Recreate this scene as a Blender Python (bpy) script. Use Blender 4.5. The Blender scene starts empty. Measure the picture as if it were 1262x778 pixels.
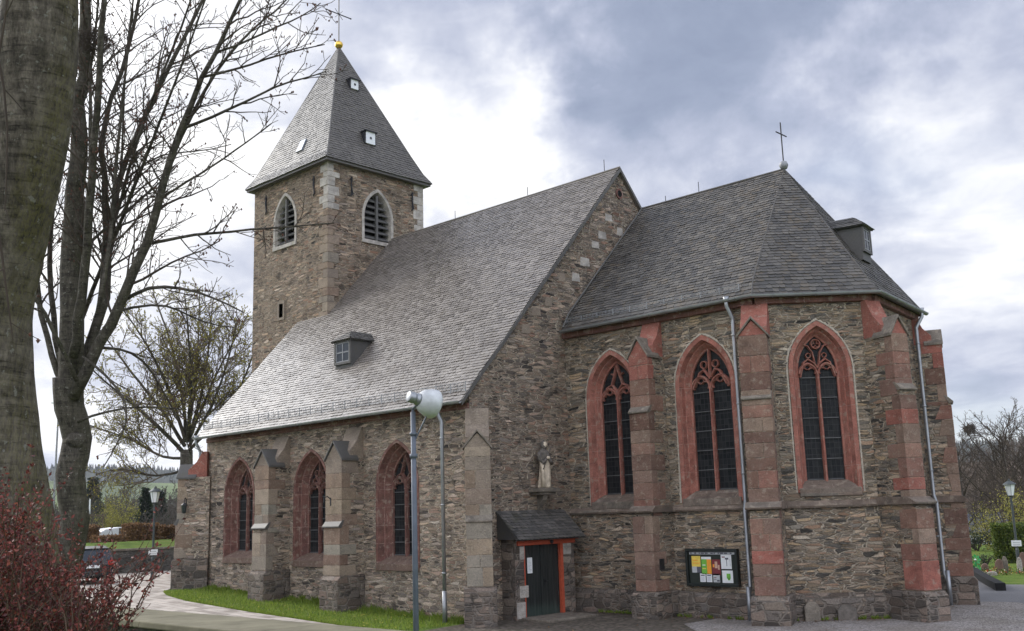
import bpy, math, random
import numpy as np
from mathutils import Vector as V, Matrix, noise as mnoise
from mathutils.geometry import tessellate_polygon
SC = bpy.context.scene
COL = SC.collection
RAD = math.radians
# ------------------------------------------------------------------ camera
CAM = V((21.632, -20.680, 2.963)); YAW, PIT, ROL, FPX = RAD(43.7787), RAD(10.8455), RAD(-1.7418), 1279.48
_f = V((-math.sin(YAW)*math.cos(PIT), math.cos(YAW)*math.cos(PIT), math.sin(PIT)))
_r0 = V((math.cos(YAW), math.sin(YAW), 0)); _u0 = _r0.cross(_f)
CR = math.cos(ROL)*_r0 + math.sin(ROL)*_u0; CU = -math.sin(ROL)*_r0 + math.cos(ROL)*_u0; CF = _f
cd = bpy.data.cameras.new('camera'); cam = bpy.data.objects.new('camera', cd); COL.objects.link(cam)
M3 = Matrix((CR, CU, -CF)).transposed()
cam.matrix_world = Matrix.Translation(CAM) @ M3.to_4x4()
cd.sensor_width = 36; cd.lens = 36*FPX/1262; cd.clip_start = 0.1; cd.clip_end = 8000
SC.camera = cam
def ray(px, py): return CF + CR*((px-631)/FPX) - CU*((py-389)/FPX)
def at(px, py, d): return CAM + ray(px, py)*d          # point d metres along the view axis
# ------------------------------------------------------------------ light
SUN_AZ, SUN_EL = 261, 31      # compass azimuth (from north, clockwise), elevation
sd = V((math.sin(RAD(SUN_AZ))*math.cos(RAD(SUN_EL)), math.cos(RAD(SUN_AZ))*math.cos(RAD(SUN_EL)), math.sin(RAD(SUN_EL))))
sl = bpy.data.lights.new('sun', 'SUN'); sl.energy = 1.5; sl.angle = RAD(10); sl.color = (1.0, .95, .87)
so = bpy.data.objects.new('sun', sl); COL.objects.link(so); so.rotation_euler = sd.to_track_quat('Z', 'Y').to_euler()
SC.view_settings.view_transform = 'Standard'; SC.view_settings.look = 'None'
SC.view_settings.exposure = 0.18; SC.view_settings.gamma = 1; SC.view_settings.use_curve_mapping = False
SC.render.engine = 'CYCLES'
SC.cycles.use_denoising = True
SC.cycles.max_bounces = 6; SC.cycles.diffuse_bounces = 3; SC.cycles.glossy_bounces = 2; SC.cycles.transparent_max_bounces = 8
SC.cycles.volume_bounces = 0
# ------------------------------------------------------------------ node helpers
def nd(nt, typ, ins=None, **at_):
    n = nt.nodes.new(typ)
    for k, v in at_.items(): setattr(n, k, v)
    for k, v in (ins or {}).items():
        s = n.inputs[k]
        if isinstance(v, bpy.types.NodeSocket): nt.links.new(v, s)
        else: s.default_value = v
    return n
def rgba(c): return (c[0], c[1], c[2], 1)
def mixc(nt, f, a, b, blend='MIX'):
    n = nt.nodes.new('ShaderNodeMix'); n.data_type = 'RGBA'; n.blend_type = blend
    for i, v in ((0, f), (6, a), (7, b)):
        if isinstance(v, bpy.types.NodeSocket): nt.links.new(v, n.inputs[i])
        else: n.inputs[i].default_value = v if i == 0 or len(v) == 4 else rgba(v)
    return n.outputs[2]
def mth(nt, op, a, b=0.0, c=None, clamp=False):
    ins = {0: a, 1: b}
    if c is not None: ins[2] = c
    n = nd(nt, 'ShaderNodeMath', ins, operation=op, use_clamp=clamp); return n.outputs[0]
def vmth(nt, op, a, b): return nd(nt, 'ShaderNodeVectorMath', {0: a, 1: b}, operation=op)
def ramp(nt, f, stops, interp='LINEAR'):
    n = nt.nodes.new('ShaderNodeValToRGB'); e = n.color_ramp; e.interpolation = interp
    while len(e.elements) < len(stops): e.elements.new(.5)
    for el, (p, c) in zip(e.elements, stops): el.position = p; el.color = rgba(c) if len(c) == 3 else c
    nt.links.new(f, n.inputs[0]); return n.outputs[0]
def sstep(nt, x, a, b):
    return nd(nt, 'ShaderNodeMapRange', {0: x, 1: a, 2: b, 3: 0., 4: 1.}, interpolation_type='SMOOTHSTEP').outputs[0]
def noise(nt, vec, scale, detail=4, rough=.55):
    return nd(nt, 'ShaderNodeTexNoise', {'Vector': vec, 'Scale': scale, 'Detail': detail, 'Roughness': rough})
def newmat(name):
    m = bpy.data.materials.new(name); m.use_nodes = True; nt = m.node_tree
    b = nt.nodes['Principled BSDF']; return m, nt, b
def finish(nt, b, col, rough=.85, spec=.3, height=None, bd=.02, strength=1.0, metal=0):
    for k, v in (('Base Color', col), ('Roughness', rough), ('Specular IOR Level', spec), ('Metallic', metal)):
        if isinstance(v, bpy.types.NodeSocket): nt.links.new(v, b.inputs[k])
        else: b.inputs[k].default_value = rgba(v) if k == 'Base Color' else v
    if height is not None:
        bp = nd(nt, 'ShaderNodeBump', {'Strength': strength, 'Distance': bd, 'Height': height})
        nt.links.new(bp.outputs[0], b.inputs['Normal'])
def UV(nt): return nd(nt, 'ShaderNodeUVMap').outputs[0]
def OBJ(nt): return nd(nt, 'ShaderNodeTexCoord').outputs['Object']
# ------------------------------------------------------------------ world
w = bpy.data.worlds.new('World'); SC.world = w; w.use_nodes = True
def build_world():
    nt = w.node_tree; nt.nodes.clear()
    out = nd(nt, 'ShaderNodeOutputWorld')
    sky = nd(nt, 'ShaderNodeTexSky', sky_type='NISHITA', sun_disc=False, sun_elevation=RAD(SUN_EL), sun_rotation=RAD(SUN_AZ))
    d = nd(nt, 'ShaderNodeTexCoord').outputs['Generated']
    sx = nd(nt, 'ShaderNodeSeparateXYZ', {0: d})
    zz = mth(nt, 'ADD', mth(nt, 'MAXIMUM', sx.outputs[2], 0.0), .22)
    pl = nd(nt, 'ShaderNodeCombineXYZ', {0: mth(nt, 'DIVIDE', sx.outputs[0], zz), 1: mth(nt, 'DIVIDE', sx.outputs[1], zz), 2: 0.}).outputs[0]
    wn = noise(nt, pl, 1.1, 3)
    plw = vmth(nt, 'ADD', pl, nd(nt, 'ShaderNodeVectorMath', {0: wn.outputs['Color'], 3: .55}, operation='SCALE').outputs[0]).outputs[0]
    n1 = noise(nt, plw, 1.5, 9, .56).outputs[0]
    n2 = noise(nt, plw, 4.2, 8, .6).outputs[0]
    n3 = noise(nt, plw, .55, 3, .5).outputs[0]
    # direction-space warp so that the large cloud banks get ragged borders
    wd = noise(nt, d, 6.5, 9, .58)
    off = nd(nt, 'ShaderNodeVectorMath', {0: vmth(nt, 'SUBTRACT', wd.outputs['Color'], (.5, .5, .5)).outputs[0], 3: .34}, operation='SCALE').outputs[0]
    dw = vmth(nt, 'ADD', d, off).outputs[0]
    def blob(px, py, rin, rout):
        c = ray(px, py).normalized()
        dt = vmth(nt, 'DISTANCE', dw, tuple(c)).outputs['Value']
        return sstep(nt, dt, rout, rin)
    val = mth(nt, 'ADD', mth(nt, 'MULTIPLY', mth(nt, 'SUBTRACT', n1, .5), 1.35), mth(nt, 'MULTIPLY', mth(nt, 'SUBTRACT', n2, .5), .5))
    val = mth(nt, 'ADD', val, .50)
    val = mth(nt, 'ADD', val, mth(nt, 'MULTIPLY', mth(nt, 'SUBTRACT', n3, .5), .35))
    for px, py, ri, ro, s in BLOBS:
        val = mth(nt, 'ADD', val, mth(nt, 'MULTIPLY', blob(px, py, ri, ro), s))
    # brighter towards the hidden sun
    sdv = nd(nt, 'ShaderNodeVectorMath', {0: d, 1: tuple(sd)}, operation='DOT_PRODUCT').outputs['Value']
    glow = sstep(nt, sdv, .84, 1.0)
    val = mth(nt, 'ADD', val, mth(nt, 'MULTIPLY', glow, .5))
    cloud = ramp(nt, val, CLOUD_RAMP)
    blue = nd(nt, 'ShaderNodeVectorMath', {0: sky.outputs[0], 3: 1.6}, operation='SCALE').outputs[0]
    hole = sstep(nt, n3, .50, .34)
    hole = mth(nt, 'MULTIPLY', hole, .45)
    cs = nd(nt, 'ShaderNodeVectorMath', {0: cloud, 3: 10.0}, operation='SCALE').outputs[0]
    glo = nd(nt, 'ShaderNodeVectorMath', {0: cs, 3: mth(nt, 'ADD', 1.0, mth(nt, 'MULTIPLY', glow, 5.0))}, operation='SCALE').outputs[0]
    bk = nd(nt, 'ShaderNodeVectorMath', {0: d, 1: tuple(V((-CF.x+.35, -CF.y, .45)).normalized())}, operation='DOT_PRODUCT').outputs['Value']  # unseen sky behind the camera, brightened as added fill for the shaded east faces
    colr = mixc(nt, hole, glo, blue)
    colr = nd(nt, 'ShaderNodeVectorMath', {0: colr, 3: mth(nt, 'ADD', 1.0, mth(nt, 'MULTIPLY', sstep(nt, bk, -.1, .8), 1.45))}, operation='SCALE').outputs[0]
    # below the horizon: dull ground tone
    lo = sstep(nt, sx.outputs[2], -.05, 0.0)
    colr = mixc(nt, lo, (1.0, .95, .85, 1), colr)
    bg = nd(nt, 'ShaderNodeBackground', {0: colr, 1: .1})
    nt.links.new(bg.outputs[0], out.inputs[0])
BLOBS = [(620, 130, .0, .17, .5), (540, 270, .02, .14, .26), (150, 250, .05, .34, .20), (120, 60, .05, .3, .12), (260, 130, .02, .2, .12),
         (880, 60, .03, .32, -.36), (720, 60, .02, .12, -.14), (1010, 110, .03, .2, -.12), (1120, 100, .0, .14, .26), (1170, 330, .05, .3, .24), (860, 230, .02, .1, .12),
         (150, 540, .04, .16, .12), (440, 60, .02, .13, -.06), (230, 420, .02, .1, -.1)]
CLOUD_RAMP = [(0.0, (.24, .29, .41)), (.28, (.33, .38, .51)), (.46, (.47, .51, .64)), (.62, (.66, .69, .79)), (.78, (.92, .93, .97)), (.92, (1.08, 1.08, 1.08))]
build_world()
# ------------------------------------------------------------------ mesh builder
class MB:
    def __init__(s): s.v = []; s.f = []; s.r = []; s.m = []
    def add(s, vs, fs, r=0.5, m=0):
        o = len(s.v); s.v.extend(tuple(p) for p in vs)
        for f in fs: s.f.append(tuple(i+o for i in f)); s.r.append(r); s.m.append(m)
    def box(s, c, sz, R=None, m=0, r=.5):
        vs = []
        for x in (-.5, .5):
            for y in (-.5, .5):
                for z in (-.5, .5):
                    p = V((x*sz[0], y*sz[1], z*sz[2]))
                    if R: p = R @ p
                    vs.append(p+V(c))
        s.add(vs, [(0, 1, 3, 2), (4, 6, 7, 5), (0, 4, 5, 1), (2, 3, 7, 6), (0, 2, 6, 4), (1, 5, 7, 3)], r, m)
    def bx(s, x0, x1, y0, y1, z0, z1, m=0): s.box(((x0+x1)/2, (y0+y1)/2, (z0+z1)/2), (x1-x0, y1-y0, z1-z0), m=m)
    def prism(s, poly, O, e1, e2, e3, d0, d1, m=0, r=.5):
        O, e1, e2, e3 = V(O), V(e1), V(e2), V(e3); n = len(poly)
        a = [O+e1*p[0]+e2*p[1]+e3*d0 for p in poly]; b = [O+e1*p[0]+e2*p[1]+e3*d1 for p in poly]
        ar = sum(poly[i][0]*poly[(i+1) % n][1]-poly[(i+1) % n][0]*poly[i][1] for i in range(n))
        flip = (ar > 0) != (e1.cross(e2).dot(e3)*(d1-d0) > 0)
        fs = [tuple(range(n-1, -1, -1)), tuple(range(n, 2*n))] + [(i, (i+1) % n, n+(i+1) % n, n+i) for i in range(n)]
        if flip: fs = [f[::-1] for f in fs]
        s.add(a+b, fs, r, m)
    def tube(s, pts, rad, n=6, cap=True, m=0, r=.5, jit=None):
        pts = [V(p) for p in pts]; k = len(pts)
        if not hasattr(rad, '__len__'): rad = [rad]*k
        t = (pts[1]-pts[0]).normalized()
        a = t.orthogonal().normalized(); o = len(s.v)
        for i, p in enumerate(pts):
            t2 = (pts[min(i+1, k-1)]-pts[max(i-1, 0)])
            if t2.length > 1e-9: t2.normalize()
            else: t2 = t
            a = (a - t2*a.dot(t2))
            a = a.normalized() if a.length > 1e-6 else t2.orthogonal().normalized()
            b = t2.cross(a)
            for j in range(n):
                an = 2*math.pi*j/n; rr = rad[i]*(jit(i, j) if jit else 1)
                s.v.append(tuple(p + a*(math.cos(an)*rr) + b*(math.sin(an)*rr)))
        for i in range(k-1):
            for j in range(n):
                s.f.append((o+i*n+j, o+i*n+(j+1) % n, o+(i+1)*n+(j+1) % n, o+(i+1)*n+j)); s.r.append(r); s.m.append(m)
        if cap:
            s.f.append(tuple(o+j for j in range(n-1, -1, -1))); s.r.append(r); s.m.append(m)
            s.f.append(tuple(o+(k-1)*n+j for j in range(n))); s.r.append(r); s.m.append(m)
    def lathe(s, prof, c, n=16, m=0, sx=1, sy=1):
        c = V(c); o = len(s.v); k = len(prof)
        for (rr, z) in prof:
            for j in range(n):
                a = 2*math.pi*j/n; s.v.append((c.x+rr*sx*math.cos(a), c.y+rr*sy*math.sin(a), c.z+z))
        for i in range(k-1):
            for j in range(n):
                s.f.append((o+i*n+j, o+i*n+(j+1) % n, o+(i+1)*n+(j+1) % n, o+(i+1)*n+j)); s.r.append(.5); s.m.append(m)
        s.f.append(tuple(o+j for j in range(n-1, -1, -1))); s.r.append(.5); s.m.append(m)
        s.f.append(tuple(o+(k-1)*n+j for j in range(n))); s.r.append(.5); s.m.append(m)
    def build(s, name, mats, parent=None, smooth=False, bevel=0, loc=None, uv=True):
        me = bpy.data.meshes.new(name); me.from_pydata(s.v, [], s.f)
        if not isinstance(mats, (list, tuple)): mats = [mats]
        for m_ in mats: me.materials.append(m_)
        nf = len(s.f)
        if any(s.m): me.polygons.foreach_set('material_index', s.m)
        if smooth: me.polygons.foreach_set('use_smooth', [True]*nf)
        a = me.attributes.new('rnd', 'FLOAT', 'FACE'); a.data.foreach_set('value', s.r)
        me.update()
        if uv:
            nl = len(me.loops); co = np.empty(len(s.v)*3); me.vertices.foreach_get('co', co); co = co.reshape(-1, 3)
            no = np.empty(nf*3); me.polygons.foreach_get('normal', no); no = no.reshape(-1, 3)
            lt = np.empty(nf, dtype=np.int32); me.polygons.foreach_get('loop_total', lt)
            vi = np.empty(nl, dtype=np.int32); me.loops.foreach_get('vertex_index', vi)
            ln = np.repeat(no, lt, axis=0); p = co[vi]
            h = np.stack([-ln[:, 1], ln[:, 0], np.zeros(nl)], 1); hl = np.linalg.norm(h, axis=1); flat = hl < .12
            h[flat] = (1, 0, 0); hl[flat] = 1; h /= hl[:, None]
            b = np.cross(ln, h); b[flat] = (0, 1, 0)
            q = np.stack([(p*h).sum(1), (p*b).sum(1)], 1)
            q[:, 0] += np.repeat(np.round(no[:, 0]*3.7+no[:, 1]*1.9, 2), lt)
            l = me.uv_layers.new(name='UVMap'); l.data.foreach_set('uv', q.astype(np.float32).ravel())
        o = bpy.data.objects.new(name, me); COL.objects.link(o)
        if parent is not None: o.parent = parent
        if loc is not None: o.location = loc
        if bevel:
            b = o.modifiers.new('bevel', 'BEVEL'); b.width = bevel; b.segments = 2; b.limit_method = 'ANGLE'; b.angle_limit = RAD(40)
        return o
def tag(o, label=None, cat=None, group=None, kind=None):
    if label: o['label'] = label
    if cat: o['category'] = cat
    if group: o['group'] = group
    if kind: o['kind'] = kind
    return o
def empty(name, loc, label=None, cat=None, group=None, rz=0):
    o = bpy.data.objects.new(name, None); COL.objects.link(o); o.location = loc; o.rotation_euler = (0, 0, rz); o.empty_display_size = .3
    return tag(o, label, cat, group)
def copy_tree(o, parent=None):
    c = o.copy(); COL.objects.link(c); c.parent = parent
    for ch in list(o.children): copy_tree(ch, c)
    return c
Z = V((0, 0, 1))
# ------------------------------------------------------------------ materials
def rubble(name, pal, mortar, su=2.5, sv=9.2, bd=.03, lichen=.0, rnd=.92):
    m, nt, b = newmat(name); uv = UV(nt)
    wn = noise(nt, uv, 1.6, 3)
    wv = vmth(nt, 'SUBTRACT', wn.outputs['Color'], (.5, .5, .5)).outputs[0]
    wv = vmth(nt, 'MULTIPLY', wv, (.4, .11, 0)).outputs[0]
    wf = noise(nt, uv, 14., 2)
    wv2 = vmth(nt, 'MULTIPLY', vmth(nt, 'SUBTRACT', wf.outputs['Color'], (.5, .5, .5)).outputs[0], (.06, .03, 0)).outputs[0]
    p = vmth(nt, 'ADD', vmth(nt, 'ADD', uv, wv).outputs[0], wv2).outputs[0]
    p1 = vmth(nt, 'MULTIPLY', p, (su, sv, 0)).outputs[0]
    p2 = vmth(nt, 'MULTIPLY', p, (su*1.7, sv*1.9, 0)).outputs[0]
    def vor(q):
        a = nd(nt, 'ShaderNodeTexVoronoi', {'Vector': q, 'Scale': 1., 'Randomness': rnd}, voronoi_dimensions='2D')
        e = nd(nt, 'ShaderNodeTexVoronoi', {'Vector': q, 'Scale': 1., 'Randomness': rnd}, voronoi_dimensions='2D', feature='DISTANCE_TO_EDGE')
        c = nd(nt, 'ShaderNodeSeparateColor', {0: a.outputs['Color']})
        return c.outputs, e.outputs['Distance']
    c1, e1 = vor(p1); c2, e2 = vor(p2)
    bgn = noise(nt, uv, .55, 3).outputs[0]
    sel = mth(nt, 'GREATER_THAN', c1[2], mth(nt, 'ADD', .38, mth(nt, 'MULTIPLY', mth(nt, 'SUBTRACT', bgn, .5), 2.4)))
    def mixf(f, a, bb): return mth(nt, 'ADD', a, mth(nt, 'MULTIPLY', f, mth(nt, 'SUBTRACT', bb, a)))
    rn = mixf(sel, c1[0], c2[0]); rn2 = mixf(sel, c1[1], c2[1])
    ed = mixf(sel, e1, mth(nt, 'MINIMUM', e1, mth(nt, 'MULTIPLY', e2, .7)))
    mo = sstep(nt, ed, .02, .105)
    big = noise(nt, uv, .35, 3).outputs[0]
    rr = mth(nt, 'ADD', rn, mth(nt, 'MULTIPLY', mth(nt, 'SUBTRACT', big, .5), .5), clamp=True)
    k = len(pal)
    col = ramp(nt, rr, [(i/(k-1), c) for i, c in enumerate(pal)])
    fn = noise(nt, uv, 22., 5, .65).outputs[0]
    va = mth(nt, 'MULTIPLY', mth(nt, 'ADD', .1, mth(nt, 'MULTIPLY', fn, 1.8)), mth(nt, 'ADD', .58, mth(nt, 'MULTIPLY', rn2, .84)))
    col = mixc(nt, 1.0, col, nd(nt, 'ShaderNodeCombineColor', {0: va, 1: va, 2: va}).outputs[0], 'MULTIPLY')
    mn = noise(nt, uv, 2.2, 4).outputs[0]
    mcol = ramp(nt, mn, [(.36, tuple(x*.3 for x in mortar)), (.44, tuple(x*.75 for x in mortar)), (.54, mortar)])
    col = mixc(nt, mo, mcol, col)
    if lichen:
        ln = noise(nt, uv, 1.3, 6, .7).outputs[0]
        col = mixc(nt, mth(nt, 'MULTIPLY', sstep(nt, ln, .58, .72), lichen), col, (.30, .28, .22))
    h = mth(nt, 'ADD', mth(nt, 'MULTIPLY', mo, .7), mth(nt, 'ADD', mth(nt, 'MULTIPLY', rn2, .55), mth(nt, 'MULTIPLY', fn, .5)))
    finish(nt, b, col, .88, .2, h, bd, 1.0)
    return m
def ashlar(name, pal, mortar, bw=.55, rh=.34, ms=.012, bd=.012, grime=.5):
    m, nt, b = newmat(name); uv = UV(nt)
    wn = noise(nt, uv, 5., 3)
    p = vmth(nt, 'ADD', uv, vmth(nt, 'MULTIPLY', vmth(nt, 'SUBTRACT', wn.outputs['Color'], (.5, .5, .5)).outputs[0], (.10, .06, 0)).outputs[0]).outputs[0]
    br = nd(nt, 'ShaderNodeTexBrick', {'Vector': p, 'Color1': (0, 0, 0, 1), 'Color2': (1, 1, 1, 1), 'Mortar': (.5, .5, .5, 1), 'Scale': 1., 'Mortar Size': ms,
        'Mortar Smooth': .3, 'Bias': 0., 'Brick Width': bw, 'Row Height': rh}, offset=.43, squash=1.25, squash_frequency=3)
    rv = nd(nt, 'ShaderNodeSeparateColor', {0: br.outputs[0]}).outputs[0]
    n1 = noise(nt, uv, 3.2, 5, .6).outputs[0]; n2 = noise(nt, uv, 26., 5, .65).outputs[0]
    k = len(pal)
    col = ramp(nt, rv, [(i/max(k-1, 1), c) for i, c in enumerate(pal)])
    va = mth(nt, 'MULTIPLY', mth(nt, 'ADD', .1, mth(nt, 'MULTIPLY', n1, 1.8)), mth(nt, 'ADD', .3, mth(nt, 'MULTIPLY', n2, 1.4)))
    col = mixc(nt, 1.0, col, nd(nt, 'ShaderNodeCombineColor', {0: va, 1: va, 2: va}).outputs[0], 'MULTIPLY')
    gn = noise(nt, uv, 1.1, 7, .7).outputs[0]
    col = mixc(nt, mth(nt, 'MULTIPLY', sstep(nt, gn, .48, .7), grime), col, (.10, .09, .075))
    ln = noise(nt, uv, 4.5, 4, .6).outputs[0]
    col = mixc(nt, mth(nt, 'MULTIPLY', sstep(nt, ln, .54, .66), .5), col, (.33, .275, .215))
    mfac = mth(nt, 'MULTIPLY', br.outputs['Fac'], mth(nt, 'MULTIPLY', sstep(nt, noise(nt, uv, 2.6, 3).outputs[0], .35, .6), .85))
    col = mixc(nt, mfac, col, mortar)
    h = mth(nt, 'ADD', mth(nt, 'MULTIPLY', mth(nt, 'SUBTRACT', 1., br.outputs['Fac']), .6), mth(nt, 'ADD', mth(nt, 'MULTIPLY', n2, .5), mth(nt, 'MULTIPLY', n1, .5)))
    finish(nt, b, col, .85, .2, h, bd, .9)
    return m
def plain(name, col, rough=.6, spec=.3, metal=0, var=.25, sc=8., bd=0, obj=True, col2=None):
    m, nt, b = newmat(name); v = OBJ(nt)
    n = noise(nt, v, sc, 5, .6).outputs[0]
    c = ramp(nt, n, [(.25, tuple(x*(1-var) for x in col)), (.75, col2 or tuple(min(1, x*(1+var)) for x in col))])
    finish(nt, b, c, rough, spec, n if bd else None, bd or .01, 1.0, metal)
    return m
def slate(name, pal, moss, mossk=.35, rough=(.34, .6), spec=.5):
    m, nt, b = newmat(name); uv = UV(nt)
    r = nd(nt, 'ShaderNodeAttribute', attribute_name='rnd').outputs['Fac']
    n1 = noise(nt, uv, .7, 5, .6).outputs[0]; n2 = noise(nt, uv, 18., 4).outputs[0]; n3 = noise(nt, uv, 2.3, 6, .7).outputs[0]
    rr = mth(nt, 'ADD', mth(nt, 'MULTIPLY', r, .8), mth(nt, 'MULTIPLY', mth(nt, 'SUBTRACT', n1, .37), .9), clamp=True)
    k = len(pal)
    col = ramp(nt, rr, [(i/(k-1), c) for i, c in enumerate(pal)])
    va = mth(nt, 'ADD', .7, mth(nt, 'MULTIPLY', n2, .6))
    col = mixc(nt, 1.0, col, nd(nt, 'ShaderNodeCombineColor', {0: va, 1: va, 2: va}).outputs[0], 'MULTIPLY')
    col = mixc(nt, mth(nt, 'MULTIPLY', sstep(nt, n3, .5, .68), mossk), col, moss)
    ro = mth(nt, 'ADD', rough[0], mth(nt, 'MULTIPLY', mth(nt, 'ADD', mth(nt, 'MULTIPLY', r, .5), mth(nt, 'MULTIPLY', n2, .5)), rough[1]-rough[0]))
    finish(nt, b, col, ro, spec, n2, .004, .6)
    return m
PAL_N = [(0.057, 0.048, 0.041), (0.183, 0.146, 0.118), (0.388, 0.29, 0.205), (0.244, 0.204, 0.175), (0.431, 0.338, 0.26), (0.267, 0.172, 0.124), (0.473, 0.399, 0.326)]
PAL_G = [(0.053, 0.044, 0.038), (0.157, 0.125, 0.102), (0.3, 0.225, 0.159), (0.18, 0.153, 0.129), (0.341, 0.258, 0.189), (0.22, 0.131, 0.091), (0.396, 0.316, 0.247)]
PAL_C = [(0.049, 0.044, 0.038), (0.145, 0.129, 0.108), (0.341, 0.245, 0.151), (0.186, 0.164, 0.134), (0.341, 0.263, 0.189), (0.254, 0.158, 0.102), (0.382, 0.321, 0.247)]
PAL_T = [(0.053, 0.043, 0.034), (0.168, 0.125, 0.091), (0.307, 0.218, 0.146), (0.191, 0.153, 0.123), (0.341, 0.251, 0.176), (0.22, 0.131, 0.085), (0.382, 0.303, 0.233)]
M = {}
M['nave'] = rubble('rubble_nave', PAL_N, (.54, .455, .345), 2.7, 11.5, .07)
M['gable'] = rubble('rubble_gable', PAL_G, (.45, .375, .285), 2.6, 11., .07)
M['choir'] = rubble('rubble_choir', PAL_C, (.45, .38, .29), 2.4, 11.5, .07, lichen=.22)
M['tower'] = rubble('rubble_tower', PAL_T, (.45, .37, .275), 2.7, 11., .07)
M['garden'] = rubble('rubble_garden', [(.04, .037, .034), (.09, .085, .075), (.07, .065, .058), (.11, .10, .09)], (.12, .11, .095), 1.8, 5.)
M['brown'] = ashlar('brown_sandstone', [(.20, .125, .085), (.27, .17, .115), (.24, .16, .115), (.22, .19, .155), (.16, .10, .075)], (.34, .28, .22), .62, .44)
M['cbrown'] = ashlar('choir_sandstone', [(.20, .115, .085), (.28, .175, .13), (.23, .16, .125), (.17, .10, .08), (.25, .13, .095)], (.36, .29, .23), .78, .46)
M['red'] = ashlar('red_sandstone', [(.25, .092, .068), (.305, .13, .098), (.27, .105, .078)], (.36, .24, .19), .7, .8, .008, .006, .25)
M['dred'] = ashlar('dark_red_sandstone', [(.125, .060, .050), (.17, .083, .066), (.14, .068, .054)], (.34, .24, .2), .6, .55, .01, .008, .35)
M['plinth'] = rubble('plinth_stone', [(.08, .07, .06), (.15, .115, .09), (.12, .105, .092), (.20, .16, .125), (.17, .125, .10)], (.20, .17, .14), 2.2, 4.6, .04, rnd=.5)
M['strc'] = ashlar('string_stone', [(.12, .09, .07), (.165, .125, .098), (.14, .12, .098)], (.28, .22, .17), 1.1, .8, .008, .012, .5)
M['lime'] = ashlar('pale_quoin', [(.33, .30, .265), (.41, .375, .33), (.29, .265, .235)], (.5, .46, .4), .9, .5, .006, .01, .15)
M['greyst'] = ashlar('grey_cap_stone', [(.14, .118, .095), (.175, .15, .12), (.12, .105, .085)], (.25, .22, .18), 1.2, .8, .005, .012, .5)
def block(name, pal, grime=.35):
    m, nt, b = newmat(name); uv = UV(nt); r = nd(nt, 'ShaderNodeAttribute', attribute_name='rnd').outputs['Fac']
    n1 = noise(nt, uv, 2.6, 6, .65).outputs[0]; n2 = noise(nt, uv, 24., 5, .65).outputs[0]; n3 = noise(nt, uv, 6., 5, .7).outputs[0]
    k = len(pal); col = ramp(nt, r, [(i/(k-1), c) for i, c in enumerate(pal)])
    va = mth(nt, 'MULTIPLY', mth(nt, 'ADD', .2, mth(nt, 'MULTIPLY', n1, 1.6)), mth(nt, 'ADD', .3, mth(nt, 'MULTIPLY', n2, 1.4)))
    col = mixc(nt, 1.0, col, nd(nt, 'ShaderNodeCombineColor', {0: va, 1: va, 2: va}).outputs[0], 'MULTIPLY')
    col = mixc(nt, mth(nt, 'MULTIPLY', sstep(nt, n3, .52, .66), .5), col, (.34, .285, .22))
    g = noise(nt, uv, 1.3, 7, .7).outputs[0]; col = mixc(nt, mth(nt, 'MULTIPLY', sstep(nt, g, .5, .66), grime), col, (.085, .075, .062))
    finish(nt, b, col, .87, .2, mth(nt, 'ADD', mth(nt, 'MULTIPLY', n2, .5), mth(nt, 'MULTIPLY', n3, .6)), .025, .9); return m
M['blkN'] = block('buff_blocks', [(.15, .10, .072), (.28, .22, .155), (.20, .135, .098), (.25, .225, .18), (.17, .11, .082), (.31, .255, .19)])
M['blkC'] = block('mauve_brown_blocks', [(.13, .075, .055), (.25, .145, .105), (.19, .115, .088), (.22, .108, .08), (.26, .19, .14), (.14, .082, .062), (.22, .145, .11)])
M['blkR'] = block('worn_red_blocks', [(.23, .092, .068), (.31, .12, .09), (.26, .10, .075), (.20, .10, .075)], .3)
M['sillst'] = block('brown_sill_stone', [(.13, .085, .065), (.17, .115, .088)])
M['mortar'] = plain('lime_mortar', (.40, .35, .285), .95, .1, 0, .35, 14., .02)
M['slateN'] = slate('slate_nave', [(.095, .081, .070), (.145, .125, .108), (.175, .152, .132), (.215, .188, .163)], (.17, .145, .10), .3, (.32, .46), .5)
M['slateC'] = slate('slate_choir', [(.036, .034, .032), (.066, .061, .055), (.088, .08, .07), (.125, .113, .097)], (.13, .095, .055), .6, (.4, .62), .4)
M['slateT'] = slate('slate_tower', [(.06, .055, .05), (.085, .077, .069), (.10, .091, .081), (.125, .113, .10)], (.12, .105, .08), .35, (.37, .55), .45)
M['slateD'] = slate('slate_dark', [(.045, .043, .041), (.075, .071, .066), (.10, .093, .085), (.135, .122, .108)], (.08, .075, .04), .4, (.45, .65), .35)
M['zinc'] = plain('zinc', (.30, .31, .32), .45, .5, .75, .2, 3.)
M['zincd'] = plain('dull_zinc', (.26, .265, .27), .55, .4, .3, .25, 5.)
M['iron'] = plain('black_iron', (.022, .022, .024), .5, .4, .2, .3, 20.)
M['gold'] = plain('gilt', (.75, .48, .10), .28, .5, 1.0, .12, 9.)
M['redwood'] = plain('red_painted_wood', (.40, .075, .035), .55, .35, 0, .2, 9.)
M['white'] = plain('white_paint', (.72, .73, .74), .5, .4, 0, .1, 10.)
M['pane'] = plain('dim_pane', (.22, .25, .29), .12, .6, 0, .3, 3.)
M['louvre'] = plain('louvre_wood', (.10, .096, .09), .7, .3, 0, .3, 12.)
M['sash'] = plain('weathered_sash', (.26, .26, .27), .6, .3, 0, .2, 9.)
M['dpane'] = plain('dark_pane', (.03, .034, .04), .12, .5, 0, .3, 3.)
M['dark'] = plain('dark_void', (.012, .012, .012), .9, .1, 0, .2, 6.)
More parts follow.
